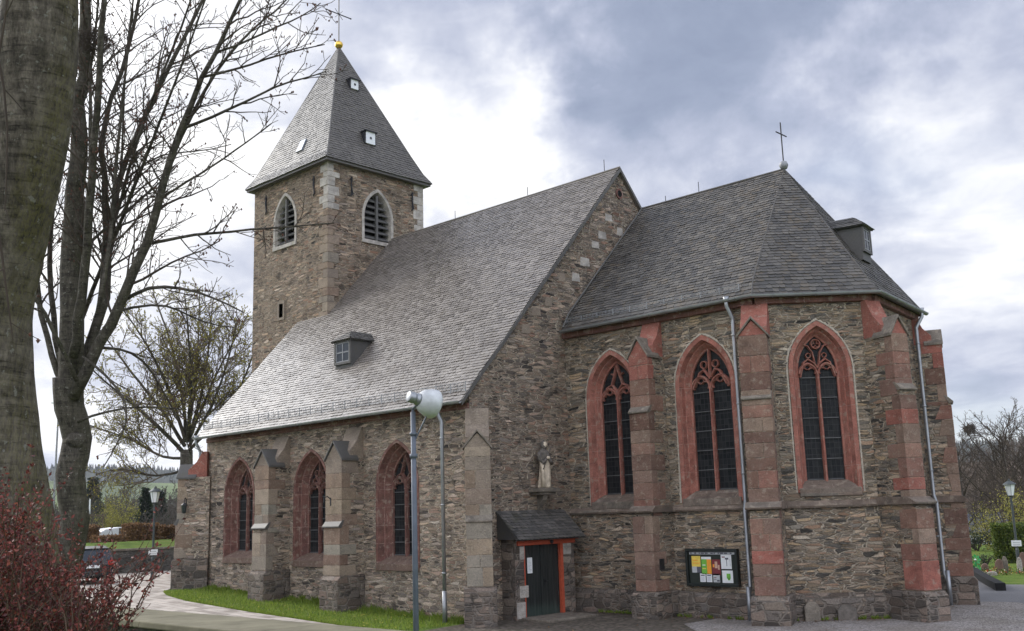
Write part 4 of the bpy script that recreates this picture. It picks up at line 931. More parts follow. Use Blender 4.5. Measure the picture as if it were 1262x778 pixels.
b = MB(); b.bx(.558-.18, .558-.163, 1.72, 1.92, 1.28, 1.72); b.m = [0]*len(b.f)
R_ = random.Random(2)
o = b.build('paper_notice', M['paper']); tag(o, 'white paper sheet pinned to the dark porch door', 'notice')
b = MB()
for i in range(8): b.bx(.399, .402, 1.75, 1.75+.06+.08*R_.random(), 1.34+.04*i, 1.352+.04*i)
b.build('printed_lines', M['print_grey'], o)
o.location = (.09, 0, 0)
b = MB(); b.bx(3.812, 3.835, 3.56, 3.78, 1.32, 1.62); o = b.build('wall_plaque', M['iron'], bevel=.006); tag(o, 'small dark square plaque on the side of the first choir buttress', 'plaque')
def wall_lantern(p, d, label, lit=True):
    d = V(d).normalized(); p = V(p); r = empty('wall_lantern' if lit else 'iron_hook', p, label, 'wall lamp' if lit else 'hook'); b = MB()
    b.tube([V((0, 0, .25)), d*.12+Z*.34, d*.24+Z*.30, d*.26+Z*.16], .016, 6); b.tube([Z*.05, Z*.3], .022, 6); b.build('bracket', M['iron'], r)
    if not lit: return
    b = MB(); c = d*.26; b.lathe([(.02, .16), (.12, .08), (.125, .06)], c, 6); b.lathe([(.09, -.20), (.02, -.24)], c, 6); b.build('lantern_roof', M['iron'], r)
    b = MB(); b.lathe([(.075, -.20), (.105, .06)], c, 6); b.build('lantern_glass', M['dpane'], r)
p5 = V((-NL, 0, 0))+V((-q, -q, 0))*.62+V((q, -q, 0))*.375
wall_lantern((p5.x, p5.y, 3.6), (q, -q, 0), 'black iron wall lantern on the far end buttress of the nave')
wall_lantern((-5.40, -.93, 3.35), (0, -1, 0), 'curved black iron bracket on the buttress between the two nearer nave windows', False)
for i, (u, w_, h_, lab) in enumerate(((.55, .40, .50, 'small grey stone slab with pale lichen leaning on the apse plinth'), (1.45, .50, .40, 'low dark stone slab leaning on the apse plinth beside the corner buttress'))):
    b = MB(); b.prism([(-w_/2, 0), (w_/2, 0), (w_/2, h_*.75), (w_*.25, h_), (-w_*.25, h_), (-w_/2, h_*.75)], CF2(u+.3, 0, .20), CF2.t, Z+CF2.n*-.12, CF2.n, 0, .10)
    tag(b.build('stone_slab', M['greyst'] if i == 0 else M['stain'], bevel=.02), lab, 'stone slab')
# ================================================================== TREES
def rv(R_, s=1.): return V((R_.gauss(0, s), R_.gauss(0, s), R_.gauss(0, s)))
class Tree:
    def __init__(s, seed, fine=.0035, buds=0., sides=(7, 5, 4, 3), lod=1.): s.R = random.Random(seed); s.bs = .022; s.t = MB(); s.c = MB(); s.b = MB(); s.fine = fine; s.buds = buds; s.sides = sides; s.lod = lod
    def limb(s, pts, r0, r1, dens, cl, lvl, mb=None, start=.25, up=.25, ang=(28, 55)):
        """a given limb, then side branches along it"""
        pts = [V(p) for p in pts]; R_ = s.R
        P = []                                             # smooth + wiggle
        for a, c in zip(pts, pts[1:]):
            m = max(2, int((c-a).length/.6))
            for i in range(m): P.append(a.lerp(c, i/m))
        P.append(pts[-1])
        for _ in range(2): P = [P[0]]+[(P[i-1]+P[i]*2+P[i+1])/4 for i in range(1, len(P)-1)]+[P[-1]]
        k = len(P); rad = [r0+(r1-r0)*(i/(k-1)) for i in range(k)]
        for i in range(1, k-1): P[i] = P[i]+rv(R_, rad[i]*.22)
        (mb or s.t).tube(P, rad, 9 if r0 > .12 else 6)
        s.kids(P, rad, dens, cl, lvl, start, up, ang)
    def kids(s, P, rad, dens, cl, lvl, start, up, ang):
        R_ = s.R; L = sum((b-a).length for a, b in zip(P, P[1:])); n = max(1, int(L*dens*(1-start)*s.lod+R_.random()))
        for i in range(n):
            f = start+(1-start)*((i+R_.random())/n); x = f*(len(P)-1); j = min(int(x), len(P)-2); p = P[j].lerp(P[j+1], x-j)
            t = (P[j+1]-P[j]).normalized(); a = RAD(R_.uniform(*ang)); ax = t.orthogonal(); ax.rotate(Matrix.Rotation(R_.uniform(0, 6.283), 3, t))
            d = t*math.cos(a)+ax.normalized()*math.sin(a); l = cl*(1-.55*f)*R_.uniform(.6, 1.25); r = min(rad[j]*.62, .006+l*.011)
            s.grow(p, d, l, r, lvl, up)
    def grow(s, p, d, L, r, lvl, up):
        R_ = s.R; n = 6 if lvl > 1 else (5 if lvl == 1 else 3); P = [p]; st = L/n; d = d.normalized()
        for i in range(n): d = (d+rv(R_, .13)+Z*up*.16).normalized(); P.append(P[-1]+d*st)
        re = max(s.fine, r*.35); rad = [r+(re-r)*i/n for i in range(n+1)]
        s.c.tube(P, rad, s.sides[min(3, 3-lvl) if lvl <= 3 else 0], cap=False)
        if lvl > 0: s.kids(P, rad, (2.0, 3.2, 5.2)[3-lvl] if lvl <= 3 else 2, L*(.55 if lvl > 1 else .42), lvl-1, .15, up, (28, 60))
        if s.buds and R_.random() < s.buds:
            for q in (P[-1], P[-2]):
                e = s.bs*R_.uniform(.6, 1.3); q = q+rv(R_, .01)
                s.b.add([q+V(v)*e for v in ((1, 0, 0), (-1, 0, 0), (0, 1, 0), (0, -1, 0), (0, 0, 1.4), (0, 0, -1.4))], [(0, 2, 4), (2, 1, 4), (1, 3, 4), (3, 0, 4), (2, 0, 5), (1, 2, 5), (3, 1, 5), (0, 3, 5)], R_.random())
    def finish(s, name, loc, label, group=None, mats=None, cat='tree', budname='buds'):
        loc = V(loc); e = empty(name, loc, label, cat, group); mats = mats or (M['bark'], M['twig'], M['bud'])
        for mb, nm, m in ((s.t, 'trunk', mats[0]), (s.c, 'branches', mats[1]), (s.b, budname, mats[2])):
            if mb.v: mb.v = [(x-loc.x, y-loc.y, z-loc.z) for x, y, z in mb.v]; mb.build(nm, m, e, smooth=nm == 'trunk')
        return e
def bark(name, c0, c1_, moss, mk, sc=(9., 2.5)):
    m, nt, b = newmat(name); v = OBJ(nt)
    vv = vmth(nt, 'MULTIPLY', v, (sc[0], sc[0], sc[1])).outputs[0]
    n = noise(nt, vv, 1., 7, .68).outputs[0]; n2 = noise(nt, v, .9, 5, .65).outputs[0]
    rg = noise(nt, vmth(nt, 'MULTIPLY', v, (1.5, 1.5, 11.)).outputs[0], 1., 5, .6).outputs[0]
    c = ramp(nt, mth(nt, 'ADD', mth(nt, 'MULTIPLY', n, .6), mth(nt, 'MULTIPLY', rg, .4)), [(.40, c0), (.60, c1_)])
    c = mixc(nt, mth(nt, 'MULTIPLY', sstep(nt, n2, .52, .66), .5), c, tuple(x*.45 for x in c0))
    g = nd(nt, 'ShaderNodeSeparateXYZ', {0: nd(nt, 'ShaderNodeNewGeometry').outputs['Normal']})
    side = mth(nt, 'ADD', mth(nt, 'MULTIPLY', g.outputs[0], .6), mth(nt, 'MULTIPLY', g.outputs[1], .35))
    f = mth(nt, 'MULTIPLY', sstep(nt, mth(nt, 'ADD', side, mth(nt, 'MULTIPLY', mth(nt, 'SUBTRACT', n2, .5), 1.3)), .30, .85), mk)
    fn = noise(nt, vmth(nt, 'MULTIPLY', v, (42., 42., 15.)).outputs[0], 1., 6, .7).outputs[0]
    wr = noise(nt, vmth(nt, 'MULTIPLY', v, (3., 3., 26.)).outputs[0], 1., 5, .65).outputs[0]
    k_ = mth(nt, 'MULTIPLY', mth(nt, 'ADD', .0, mth(nt, 'MULTIPLY', fn, 2.4)), mth(nt, 'SUBTRACT', 1., mth(nt, 'MULTIPLY', sstep(nt, wr, .54, .66), .55)))
    c = mixc(nt, 1., c, nd(nt, 'ShaderNodeCombineColor', {0: k_, 1: k_, 2: k_}).outputs[0], 'MULTIPLY')
    f = mth(nt, 'MULTIPLY', f, sstep(nt, fn, .40, .56))
    c = mixc(nt, f, c, moss)
    ns = noise(nt, v, 12., 3).outputs[0]
    c = mixc(nt, mth(nt, 'MULTIPLY', sstep(nt, ns, .64, .68), .6), c, (.24, .235, .20))
    finish(nt, b, c, .9, .15, mth(nt, 'ADD', mth(nt, 'MULTIPLY', n, .7), mth(nt, 'ADD', mth(nt, 'MULTIPLY', rg, .3), mth(nt, 'MULTIPLY', fn, .6))), .05); return m
M['beech'] = bark('beech_bark', (.045, .038, .030), (.155, .132, .105), (.125, .112, .03), .6)
M['bark'] = bark('grey_bark', (.035, .030, .024), (.10, .088, .07), (.075, .08, .03), .5)
M['twig'] = plain('dark_twig', (.060, .046, .036), .85, .15, 0, .35, 2.)
M['twig2'] = plain('brown_twig', (.12, .092, .066), .85, .15, 0, .35, 1.)
M['bud'] = plain('red_brown_bud', (.10, .045, .03), .7, .2, 0, .3, 9.)
M['catkin'] = plain('yellow_green_bud', (.26, .23, .05), .8, .2, 0, .3, 3.)
def big_trunk():
    D = 11.5; ctr = [(62, -420, 80), (56, -200, 84), (49, 0, 88), (47, 60, 92), (41, 130, 92), (30, 200, 92), (10, 290, 92), (-6, 350, 94), (-14, 400, 96), (-12, 480, 99), (-6, 560, 104), (4, 640, 116), (8, 720, 134), (8, 800, 165), (8, 900, 200)]
    t = Tree(31, .004, .3); R_ = random.Random(5)
    pts = [at(x, y, D) for x, y, w_ in ctr][::-1]; rad = [w_/2*D/FPX for x, y, w_ in ctr][::-1]
    P, Rr = [], []
    for i in range(len(pts)-1):
        m = max(1, int((pts[i+1]-pts[i]).length/.07))
        for j in range(m): P.append(pts[i].lerp(pts[i+1], j/m)); Rr.append(rad[i]+(rad[i+1]-rad[i])*j/m)
    for _ in range(10): P = [P[0]]+[(P[i-1]+P[i]*2+P[i+1])/4 for i in range(1, len(P)-1)]+[P[-1]]
    def jit(i, j):
        a = 2*math.pi*j/56; z = i*.07
        return 1+.035*mnoise.noise(V((math.cos(a)*1.3, math.sin(a)*1.3, z*.55)))+.02*mnoise.noise(V((math.cos(a)*5, math.sin(a)*5, z*2.4)))+.012*mnoise.noise(V((math.cos(a)*12, math.sin(a)*12, z*5)))+(.05*max(0, 1-z/.9)*math.sin(a*5+1))
    t.t.tube(P, Rr, 56, jit=jit)
    top = P[-1]
    for k in range(7):
        a = k*2.4; d = V((math.cos(a)*.75, math.sin(a)*.75, 1)); q0 = P[-1-(k % 4)*14]
        t.limb([q0, q0+d*1.8, q0+d*4+Z*.8, q0+d*6.5+Z*2], .20-.012*k, .04, .9, 2.2, 1, t.c, .35)
    # thin hanging limbs just left of the trunk
    for pl, r in ((((-60, 120), (-20, 180), (4, 320), (16, 420)), .03), (((-40, -60), (0, 60), (12, 160), (6, 260)), .022), (((-60, 200), (-10, 130), (8, 20), (16, -60)), .025)):
        t.limb([at(x, y, D-.8) for x, y in pl], r, .006, 1.6, .8, 0, t.c, .1)
    t.finish('beech_tree', (P[0].x, P[0].y, 0), 'thick grey beech trunk with yellow green moss filling the left edge', mats=(M['beech'], M['twig'], M['bud']))
big_trunk()
def bare_tree():
    t = Tree(12, .0062, .30); D = 25
    def L(px, r0, r1, dens=1.9, cl=2.3, lvl=2, dd=0., dd2=None, start=.2, up=.25, mb=None):
        k = len(px); dd2 = dd if dd2 is None else dd2
        t.limb([at(x, y, D+dd+(dd2-dd)*i/(k-1)) for i, (x, y) in enumerate(px)], r0*.86*D/FPX/2, r1*D/FPX/2, dens, cl, lvl, mb, start, up)
    L([(80, 850), (82, 720), (84, 640), (85, 580), (87, 540), (87, 500), (84, 465)], 39, 36, .0, .5, 0)
    b_ = t.t
    b_.lathe([(.001, -.22), (.16, -.16), (.25, 0), (.19, .15), (.001, .24)], at(94, 543, D-.15), 10)
    L([(86, 500), (86, 425), (86, 335), (90, 240), (97, 160), (104, 60), (108, -60), (112, -200)], 38, 5, 2.4, 2.4, 2, 0, .5, .25)
    L([(90, 440), (99, 400), (105, 340), (110, 260), (116, 180), (122, 90), (128, 0), (136, -160)], 15, 4, 2.4, 2.2, 2, -.4, -2)
    L([(96, 455), (118, 412), (131, 350), (131, 250), (124, 160), (136, 125), (160, 60), (172, 0), (184, -110)], 14, 3, 2.6, 2.3, 2, .3, 1.5)
    L([(90, 490), (122, 425), (150, 372), (185, 300), (202, 225), (221, 160), (248, 100), (282, 30), (320, -50)], 18, 3, 2.8, 2.6, 2, -.3, -1.0)
    L([(92, 480), (128, 400), (134, 300), (141, 230), (168, 165), (198, 104), (232, 36), (255, -10), (290, -90)], 14, 3, 2.8, 2.3, 2, .6, 2.5)
    L([(221, 160), (262, 145), (300, 128), (340, 105), (372, 98), (402, 88)], 5, 1.4, 3.2, 1.6, 2, -.7, -1.2)
    L([(210, 200), (250, 110), (280, 70), (310, 35), (340, 15), (362, -10)], 6, 1.8, 3.2, 1.8, 2, -.6, .2)
    L([(250, 95), (285, 88), (330, 72), (365, 62), (400, 55)], 4, 1.3, 3.4, 1.4, 2, -.8, -1.4)
    L([(265, 65), (310, 50), (345, 30), (372, 22), (395, 4)], 4, 1.3, 3.4, 1.4, 2, -.8, 0)
    L([(186, 300), (220, 292), (260, 287), (310, 283), (360, 279), (412, 275)], 5, 1.4, 3.4, 1.3, 1, -.4, -2)
    L([(196, 245), (230, 225), (262, 205), (290, 185), (315, 168), (335, 152)], 4, 1.3, 3.2, 1.5, 2, -.4, -1)
    L([(150, 372), (180, 352), (225, 353), (262, 366), (300, 385)], 6, 1.6, 3.0, 1.3, 1, -.3, -1.5)
    L([(110, 430), (150, 428), (175, 440), (200, 478), (222, 520), (235, 560)], 5, 1.4, 2.8, 1.4, 1, .2, 3)
    L([(140, 385), (190, 372), (220, 380), (250, 400), (290, 404)], 4.5, 1.4, 3.0, 1.4, 1, .3, 1.5)
    L([(80, 480), (62, 440), (50, 390), (44, 330), (36, 240), (25, 140), (20, 20)], 10, 3, 2.4, 2.0, 2, .3, 1.5)
    L([(82, 470), (68, 420), (60, 330), (66, 230), (74, 120), (78, 20), (80, -90)], 10, 3, 2.4, 2.0, 2, 1.0, 2.5)
    L([(95, 470), (70, 410), (40, 360), (10, 330), (-30, 310)], 7, 2, 1.5, 1.6, 1, -.6, -2)
    L([(102, 440), (130, 460), (165, 500), (150, 540), (128, 575)], 4, 1.3, 1.6, 1.0, 1, -.6, -2)
    L([(96, 520), (130, 505), (180, 500), (230, 505)], 4, 1.2, 1.8, 1.1, 1, -.3, -1)
    L([(110, 300), (150, 262), (190, 235), (215, 205)], 5, 1.6, 3, 1.5, 1, .2, 1.5)
    L([(131, 250), (160, 215), (200, 185), (240, 190), (285, 178)], 4, 1.3, 3.0, 1.5, 1, .6, 1.5)
    R9 = random.Random(6)
    for k in range(5):
        x0 = R9.uniform(84, 140); xs = R9.uniform(-.02, .5); y0 = R9.uniform(250, 420)
        L([(x0+(y0-250)*-.05, y0), (x0+xs*60+R9.uniform(-6, 6), y0-90), (x0+xs*140+R9.uniform(-8, 8), y0-190), (x0+xs*230+R9.uniform(-10, 10), y0-300), (x0+xs*340, y0-430)], R9.uniform(5, 8), 1.6, 3.0, 1.9, 2, R9.uniform(-2, 2), R9.uniform(-2.5, 2.5), .1, .3)
    ne = Tree(3)                                            # bird's nest in the left fork
    R_ = random.Random(9); c = at(118, 52, D-.4)
    for i in range(260):
        d = rv(R_).normalized(); q_ = c+V((d.x*.32, d.y*.32, d.z*.24)); e = rv(R_).normalized()*.22; t.c.tube([q_-e, q_+e], .006, 3, False)
    p = at(86, 850, D); t.finish('bare_tree', (p.x, p.y, hz(p.x, p.y)), 'tall leafless many stemmed tree standing just behind the thick mossy trunk')
bare_tree()
def fan_tree():
    D = 60; t = Tree(44, .011, .5, lod=1.5); t.bs = .032
    def L(px, r0, r1, dens=1.1, cl=3.2, lvl=2, dd=0., start=.2):
        t.limb([at(x, y, D+dd*i/(len(px)-1)) for i, (x, y) in enumerate(px)], r0*D/FPX/2, r1*D/FPX/2, dens, cl, lvl, None, start, .2)
    L([(232, 760), (231, 660), (230, 600), (230, 555)], 20, 15, 0, .5, 0)
    for px, r, dd in ((((228, 560), (205, 535), (172, 505), (140, 480), (108, 450)), 9, -3), (((228, 550), (200, 505), (170, 470), (140, 430), (122, 405)), 8, 2), (((229, 545), (212, 490), (190, 440), (165, 400), (150, 380)), 8, -2),
            (((230, 545), (224, 480), (210, 420), (196, 380), (188, 360)), 8, 3), (((231, 545), (236, 470), (232, 410), (228, 366)), 8, -3), (((232, 545), (250, 480), (258, 420), (262, 374)), 8, 2), (((233, 550), (262, 500), (280, 450), (292, 396)), 7, -2), (((233, 555), (270, 520), (300, 470), (318, 420)), 7, 1),
            (((228, 565), (200, 565), (160, 540), (125, 530), (100, 520)), 6, 3), (((228, 580), (190, 590), (150, 575), (118, 585)), 5, -2), (((231, 540), (242, 470), (245, 400), (246, 362)), 6, 4), (((232, 545), (262, 470), (288, 420), (304, 390)), 6, 4)):
        L(px, r*.62, 1.4, 1.9, 3.2, 2, dd, .12)
    p = at(232, 760, D); t.finish('spreading_tree', (p.x, p.y, 2.0), 'spreading bare tree with yellow green buds behind the far end of the nave', mats=(M['bark'], M['twig2'], M['catkin']))
fan_tree()
# ------------------------------------------------------------------ red barberry bush in the foreground
def leaf(b, p, d, nrm, l, w_, r):
    s = d.cross(nrm).normalized(); n = s.cross(d)
    b.add([p, p+d*l*.45+s*w_+n*l*.05, p+d*l, p+d*l*.45-s*w_+n*l*.05], [(0, 1, 2), (0, 2, 3)], r)
def mat_leaf(name, stops, rough=.5, trans=.25):
    m, nt, b = newmat(name); r = nd(nt, 'ShaderNodeAttribute', attribute_name='rnd').outputs['Fac']
    c = ramp(nt, r, stops); finish(nt, b, c, rough, .3)
    tr = nd(nt, 'ShaderNodeBsdfTranslucent', {0: c}); mx = nd(nt, 'ShaderNodeMixShader', {0: trans})
    nt.links.new(b.outputs[0], mx.inputs[1]); nt.links.new(tr.outputs[0], mx.inputs[2]); nt.links.new(mx.outputs[0], nt.nodes['Material Output'].inputs[0]); return m
M['barberry'] = mat_leaf('barberry_leaf', [(0, (.05, .016, .016)), (.4, (.12, .028, .026)), (.75, (.21, .05, .04)), (1, (.30, .10, .07))])
M['cane'] = plain('grey_brown_cane', (.11, .075, .055), .8, .2, 0, .3, 9.)
def barberry():
    R_ = random.Random(77); lf, cn = MB(), MB(); base = at(10, 1150, 4.9)
    def ytop(x): return np.interp(x, [-60, 0, 30, 60, 100, 150, 190, 218], [570, 590, 622, 672, 690, 705, 668, 660])
    def ybot(x): return np.interp(x, [-60, 100, 135, 160, 190, 218], [800, 800, 785, 770, 700, 670])
    N = 430
    for i in range(N):
        if i < 26: tx = R_.uniform(110, 216)
        else: tx = -80+215*R_.random()**1.5
        yt, yb = ytop(tx), ybot(tx); ty = yt+(yb-yt)*R_.random()**(.85 if tx < 120 else 1)
        if tx > 95 and R_.random() < .35: continue
        dep = R_.uniform(3.9, 5.6) if tx < 150 else R_.uniform(4.2, 5.0)
        tip = at(tx, ty, dep); b0 = base+V((R_.gauss(0, .45), R_.gauss(0, .35), 0)); b0.z = 1.3
        mid = b0.lerp(tip, .55)+Z*(.28+.2*R_.random())+rv(R_, .06)
        P = []; n = 14
        for k in range(n+1):
            f = k/n; P.append(b0*(1-f)**2+mid*2*f*(1-f)+tip*f*f+rv(R_, .008))
        cn.tube(P, [.006-.0042*k/n for k in range(n+1)], 4, False)
        segs = [(P, .38)]
        for sdx in range(3):                            # side shoots
            k = R_.randint(6, n-1); d = ((P[k+1]-P[k]).normalized()+rv(R_, .55)).normalized(); Q = [P[k]+d*(.05*j)+Z*.004*j*j+rv(R_, .004) for j in range(6)]
            cn.tube(Q, [.0025-.0003*j for j in range(6)], 3, False); segs.append((Q, 0))
        for S, st in segs:
            for a, c in zip(S, S[1:]):
                idx = S.index(a)/len(S)
                if idx < st: continue
                m = max(1, int((c-a).length/.014))
                for j in range(m):
                    if R_.random() < .34: continue
                    p = a.lerp(c, (j+R_.random())/m)
                    for _ in range(R_.choice((1, 1, 2, 2))):
                        d = ((c-a).normalized()*.5+rv(R_, .8)).normalized(); l = R_.uniform(.011, .024)
                        leaf(lf, p, d, rv(R_).normalized(), l, l*.28, R_.random())
    e = empty('barberry_bush', (base.x, base.y, 1.3), 'dark red leaved barberry bush arching into the lower left foreground', 'bush')
    for mb, nm, m in ((lf, 'leaves', M['barberry']), (cn, 'stems', M['cane'])):
        mb.v = [(x-base.x, y-base.y, z-1.3) for x, y, z in mb.v]; mb.build(nm, m, e, uv=False)
barberry()
# ------------------------------------------------------------------ churchyard wall, verge grass, lamps
def boundary_wall():
    e = empty('boundary_wall', (8, -17.2, 0), 'low dark rubble wall with olive coping at the lower edge', 'wall')
    b = MB(); b.bx(-26, 11, -.20, .19, -.2, 2.330); b.build('masonry', M['garden'], e)
    R_ = random.Random(3); x = -26; b = MB()
    while x < 11:
        l = R_.uniform(1.1, 1.5); b.bx(x+.006, min(x+l, 11)-.006, -.26, .23, 2.333, 2.372+R_.uniform(-.003, .003)); x += l
    b.build('coping', M['coping'], e, bevel=.008)
M['coping'] = plain('olive_coping', (.17, .155, .105), .9, .15, 0, .35, 4., .01)
boundary_wall()
def grass():
    R_ = random.Random(8); b = MB()
    lo = lambda x: -np.interp(-x, [.2, 2.3, 7, 11, 13, 14.3], [2.7, 2.75, 2.85, 2.7, 2.3, 1.75])
    for i in range(26000):
        x = R_.uniform(-14.2, -.3); y0 = lo(x); y = R_.uniform(y0, -.02)
        if R_.random() < .25: y = y0+abs(R_.gauss(0, .07))
        if R_.random() < .2: y = -.05-abs(R_.gauss(0, .12))
        z = hz(x, y)-.01; h = R_.uniform(.04, .12)*(1.5 if y > -.3 else 1); a = R_.uniform(0, 6.28); c, s = math.cos(a)*.012, math.sin(a)*.012; lx, ly = R_.gauss(0, .035), R_.gauss(0, .035)
        b.add([(x-c, y-s, z), (x+c, y+s, z), (x+lx, y+ly, z+h)], [(0, 1, 2)], R_.random())
    for i in range(60):
        x = R_.uniform(-13, -.5); y = R_.uniform(lo(x), -.1); z = hz(x, y)+.09; e = .03
        b.add([(x+e*math.cos(k), y+e*math.sin(k), z+.01*math.sin(k*3)) for k in (0, 1.05, 2.1, 3.15, 4.2, 5.25)], [(0, 1, 2, 3, 4, 5)], .5, 1)
    tag(b.build('grass', [M['blade'], M['yellow']], uv=False), 'bright green grass verge with dandelions along the nave wall', 'grass', kind='stuff')
M['blade'] = mat_leaf('grass_blade', [(0, (.09, .14, .016)), (.5, (.17, .26, .028)), (1, (.28, .32, .06))], .6, .35)
grass()
M['lampglass'] = plain('opal_glass', (.72, .74, .74), .25, .5, 0, .08, 5.)
M['post'] = plain('grey_green_post', (.055, .065, .065), .5, .4, .1, .2, 6.)
def street_lamp(p, H, label):
    r = empty('street_lamp', p, label, 'street lamp', 'old style street lamps'); b = MB()
    b.lathe([(.11, 0), (.11, .05), (.075, .10), (.07, .9), (.05, .95), (.045, H-.75), (.06, H-.72), (.03, H-.66)], (0, 0, 0), 12); b.build('post', M['post'], r, smooth=False)
    b = MB(); b.lathe([(.12, H-.62), (.215, H-.17)], (0, 0, 0), 6); b.build('lantern_glass', M['lampglass'], r)
    b = MB(); b.lathe([(.27, H-.17), (.25, H-.13), (.10, H-.03), (.06, H-.02), (.06, H+.02), (.02, H+.04), (.015, H+.09)], (0, 0, 0), 12); b.lathe([(.05, H-.68), (.13, H-.64), (.13, H-.62)], (0, 0, 0), 12)
    for k in range(6):
        a = k*math.pi/3; b.tube([(.125*math.cos(a), .125*math.sin(a), H-.62), (.218*math.cos(a), .218*math.sin(a), H-.17)], .008, 4)
    b.build('lantern_roof', M['post'], r)
    d = (CAM-V(p)); d.z = 0; d.normalize(); t = Z.cross(d)
    b = MB(); b.prism([(-.19, 1.04), (.19, 1.04), (.19, 1.28), (-.19, 1.28)], (0, 0, 0), t, Z, d, .06, .075); s = b.build('sign_plate', M['paper'], r)
    b = MB()
    for z in (1.17, 1.08): b.prism([(-.13, z), (.13, z), (.13, z+.035), (-.13, z+.035)], (0, 0, 0), t, Z, d, .076, .079)
    b.build('sign_lettering', M['print_grey'], s)
pl = at(188, 700, 45); pl.z = hz(pl.x, pl.y); street_lamp(pl, at(189, 601, 45).z-pl.z, 'old style street lamp in front of the garden retaining wall')
pl = at(1258, 715, 43); pl.z = 0; street_lamp(pl, at(1243, 592, 43).z, 'old style street lamp by the cemetery path and yellow green hedge')
def floodlight():
    p = at(513, 778, 15); p.z = 0; tp = at(509, 508, 15); r = empty('floodlight_mast', p, 'white dish floodlight on a slim grey mast before the nave corner', 'floodlight')
    H = tp.z; o = V((tp.x-p.x, tp.y-p.y, H)); b = MB(); b.tube([(0, 0, -.1), o*.5, o], [.044, .040, .037], 14); b.tube([o*.86-Z*.03, o*.86+Z*.03], .056, 12); b.tube([o*.93-Z*.02, o*.93+Z*.02], .054, 12); b.build('mast', M['mast'], r, smooth=True)
    c = at(527, 496, 15)-p; d = (V((3, 8, 4.0))-(p+c)).normalized()      # aims at the gable
    d = (d*.5+CR*.42-CF*0+V((0, 0, -.15))).normalized()
    q = d.to_track_quat('Z', 'Y').to_matrix(); Mx = lambda rr, z, n=20: [c+q @ V((rr*math.cos(2*math.pi*k/n), rr*math.sin(2*math.pi*k/n), z)) for k in range(n)]
    def rot(prof, name, mat, par):
        bb = MB(); vs = []; n = 20
        for rr, z in prof: vs += Mx(rr, z)
        k = len(prof); bb.add(vs, [(i*n+j, i*n+(j+1) % n, (i+1)*n+(j+1) % n, (i+1)*n+j) for i in range(k-1) for j in range(n)]+[tuple(range(n))[::-1], tuple((k-1)*n+j for j in range(n))]); return bb.build(name, mat, par, smooth=True)
    M['dish'] = plain('dish_enamel', (.50, .51, .51), .35, .5, 0, .3, 5.); dish = rot([(.05, -.16), (.11, -.15), (.17, -.08), (.205, .02), (.215, .10), (.20, .13), (.16, .135)], 'dish', M['dish'], r)
    rot([(.07, -.33), (.078, -.325), (.078, -.27), (.085, -.26), (.085, -.24), (.075, -.235), (.075, -.20), (.09, -.195), (.09, -.15)], 'lamp_socket', M['zinc'], dish)
    b = MB(); b.tube([o, o+Z*.05, c-d*.18-Z*.08, c-d*.18], .02, 8); b.tube([o*.90, c-Z*.16, c+d*.08-Z*.15], .012, 6); b.build('bracket', M['mast'], r)
M['mast'] = plain('blue_grey_mast', (.10, .115, .14), .5, .4, .1, .2, 7.)
floodlight()

def litter():
    R_ = random.Random(55); b = MB(); w_ = MB(); feet = [(CF1, 1.0, 6.3, .1), (CF2, .2, 3.0, .1), (CF3, .3, 3.5, .1)]
    for i in range(900):
        if R_.random() < .7: F, a, c, o = R_.choice(feet); p = F(R_.uniform(a, c), .03, .16+abs(R_.gauss(0, .22)))
        else: p = V((R_.uniform(.7, 12), R_.uniform(-2, 3.6), .03))
        leaf(b, p, V((R_.gauss(0, 1), R_.gauss(0, 1), R_.gauss(0, .2))).normalized(), Z, R_.uniform(.04, .08), R_.uniform(.014, .03), R_.random())
    tag(b.build('fallen_leaves', M['beechhedge'], uv=False), 'brown fallen leaves gathered along the foot of the choir', 'leaves', kind='stuff')
    for i in range(150):
        F, a, c, o = R_.choice(feet); q_ = F(R_.uniform(a, c), .0, .15+abs(R_.gauss(0, .03)))
        for j in range(14): d = V((R_.gauss(0, .5), R_.gauss(0, .5), 1)).normalized(); leaf(w_, q_, d, rv(R_).normalized(), R_.uniform(.05, .16), .012, R_.random())
    for i in range(70):
        x = R_.uniform(-14, -.2); q_ = V((x, -.04, hz(x, 0)))
        for j in range(14): d = V((R_.gauss(0, .5), R_.gauss(-.2, .4), 1)).normalized(); leaf(w_, q_, d, rv(R_).normalized(), R_.uniform(.1, .3), .018, R_.random())
    tag(w_.build('weeds', M['blade'], uv=False), 'small green weeds growing at the foot of the church walls', 'weeds', kind='stuff')
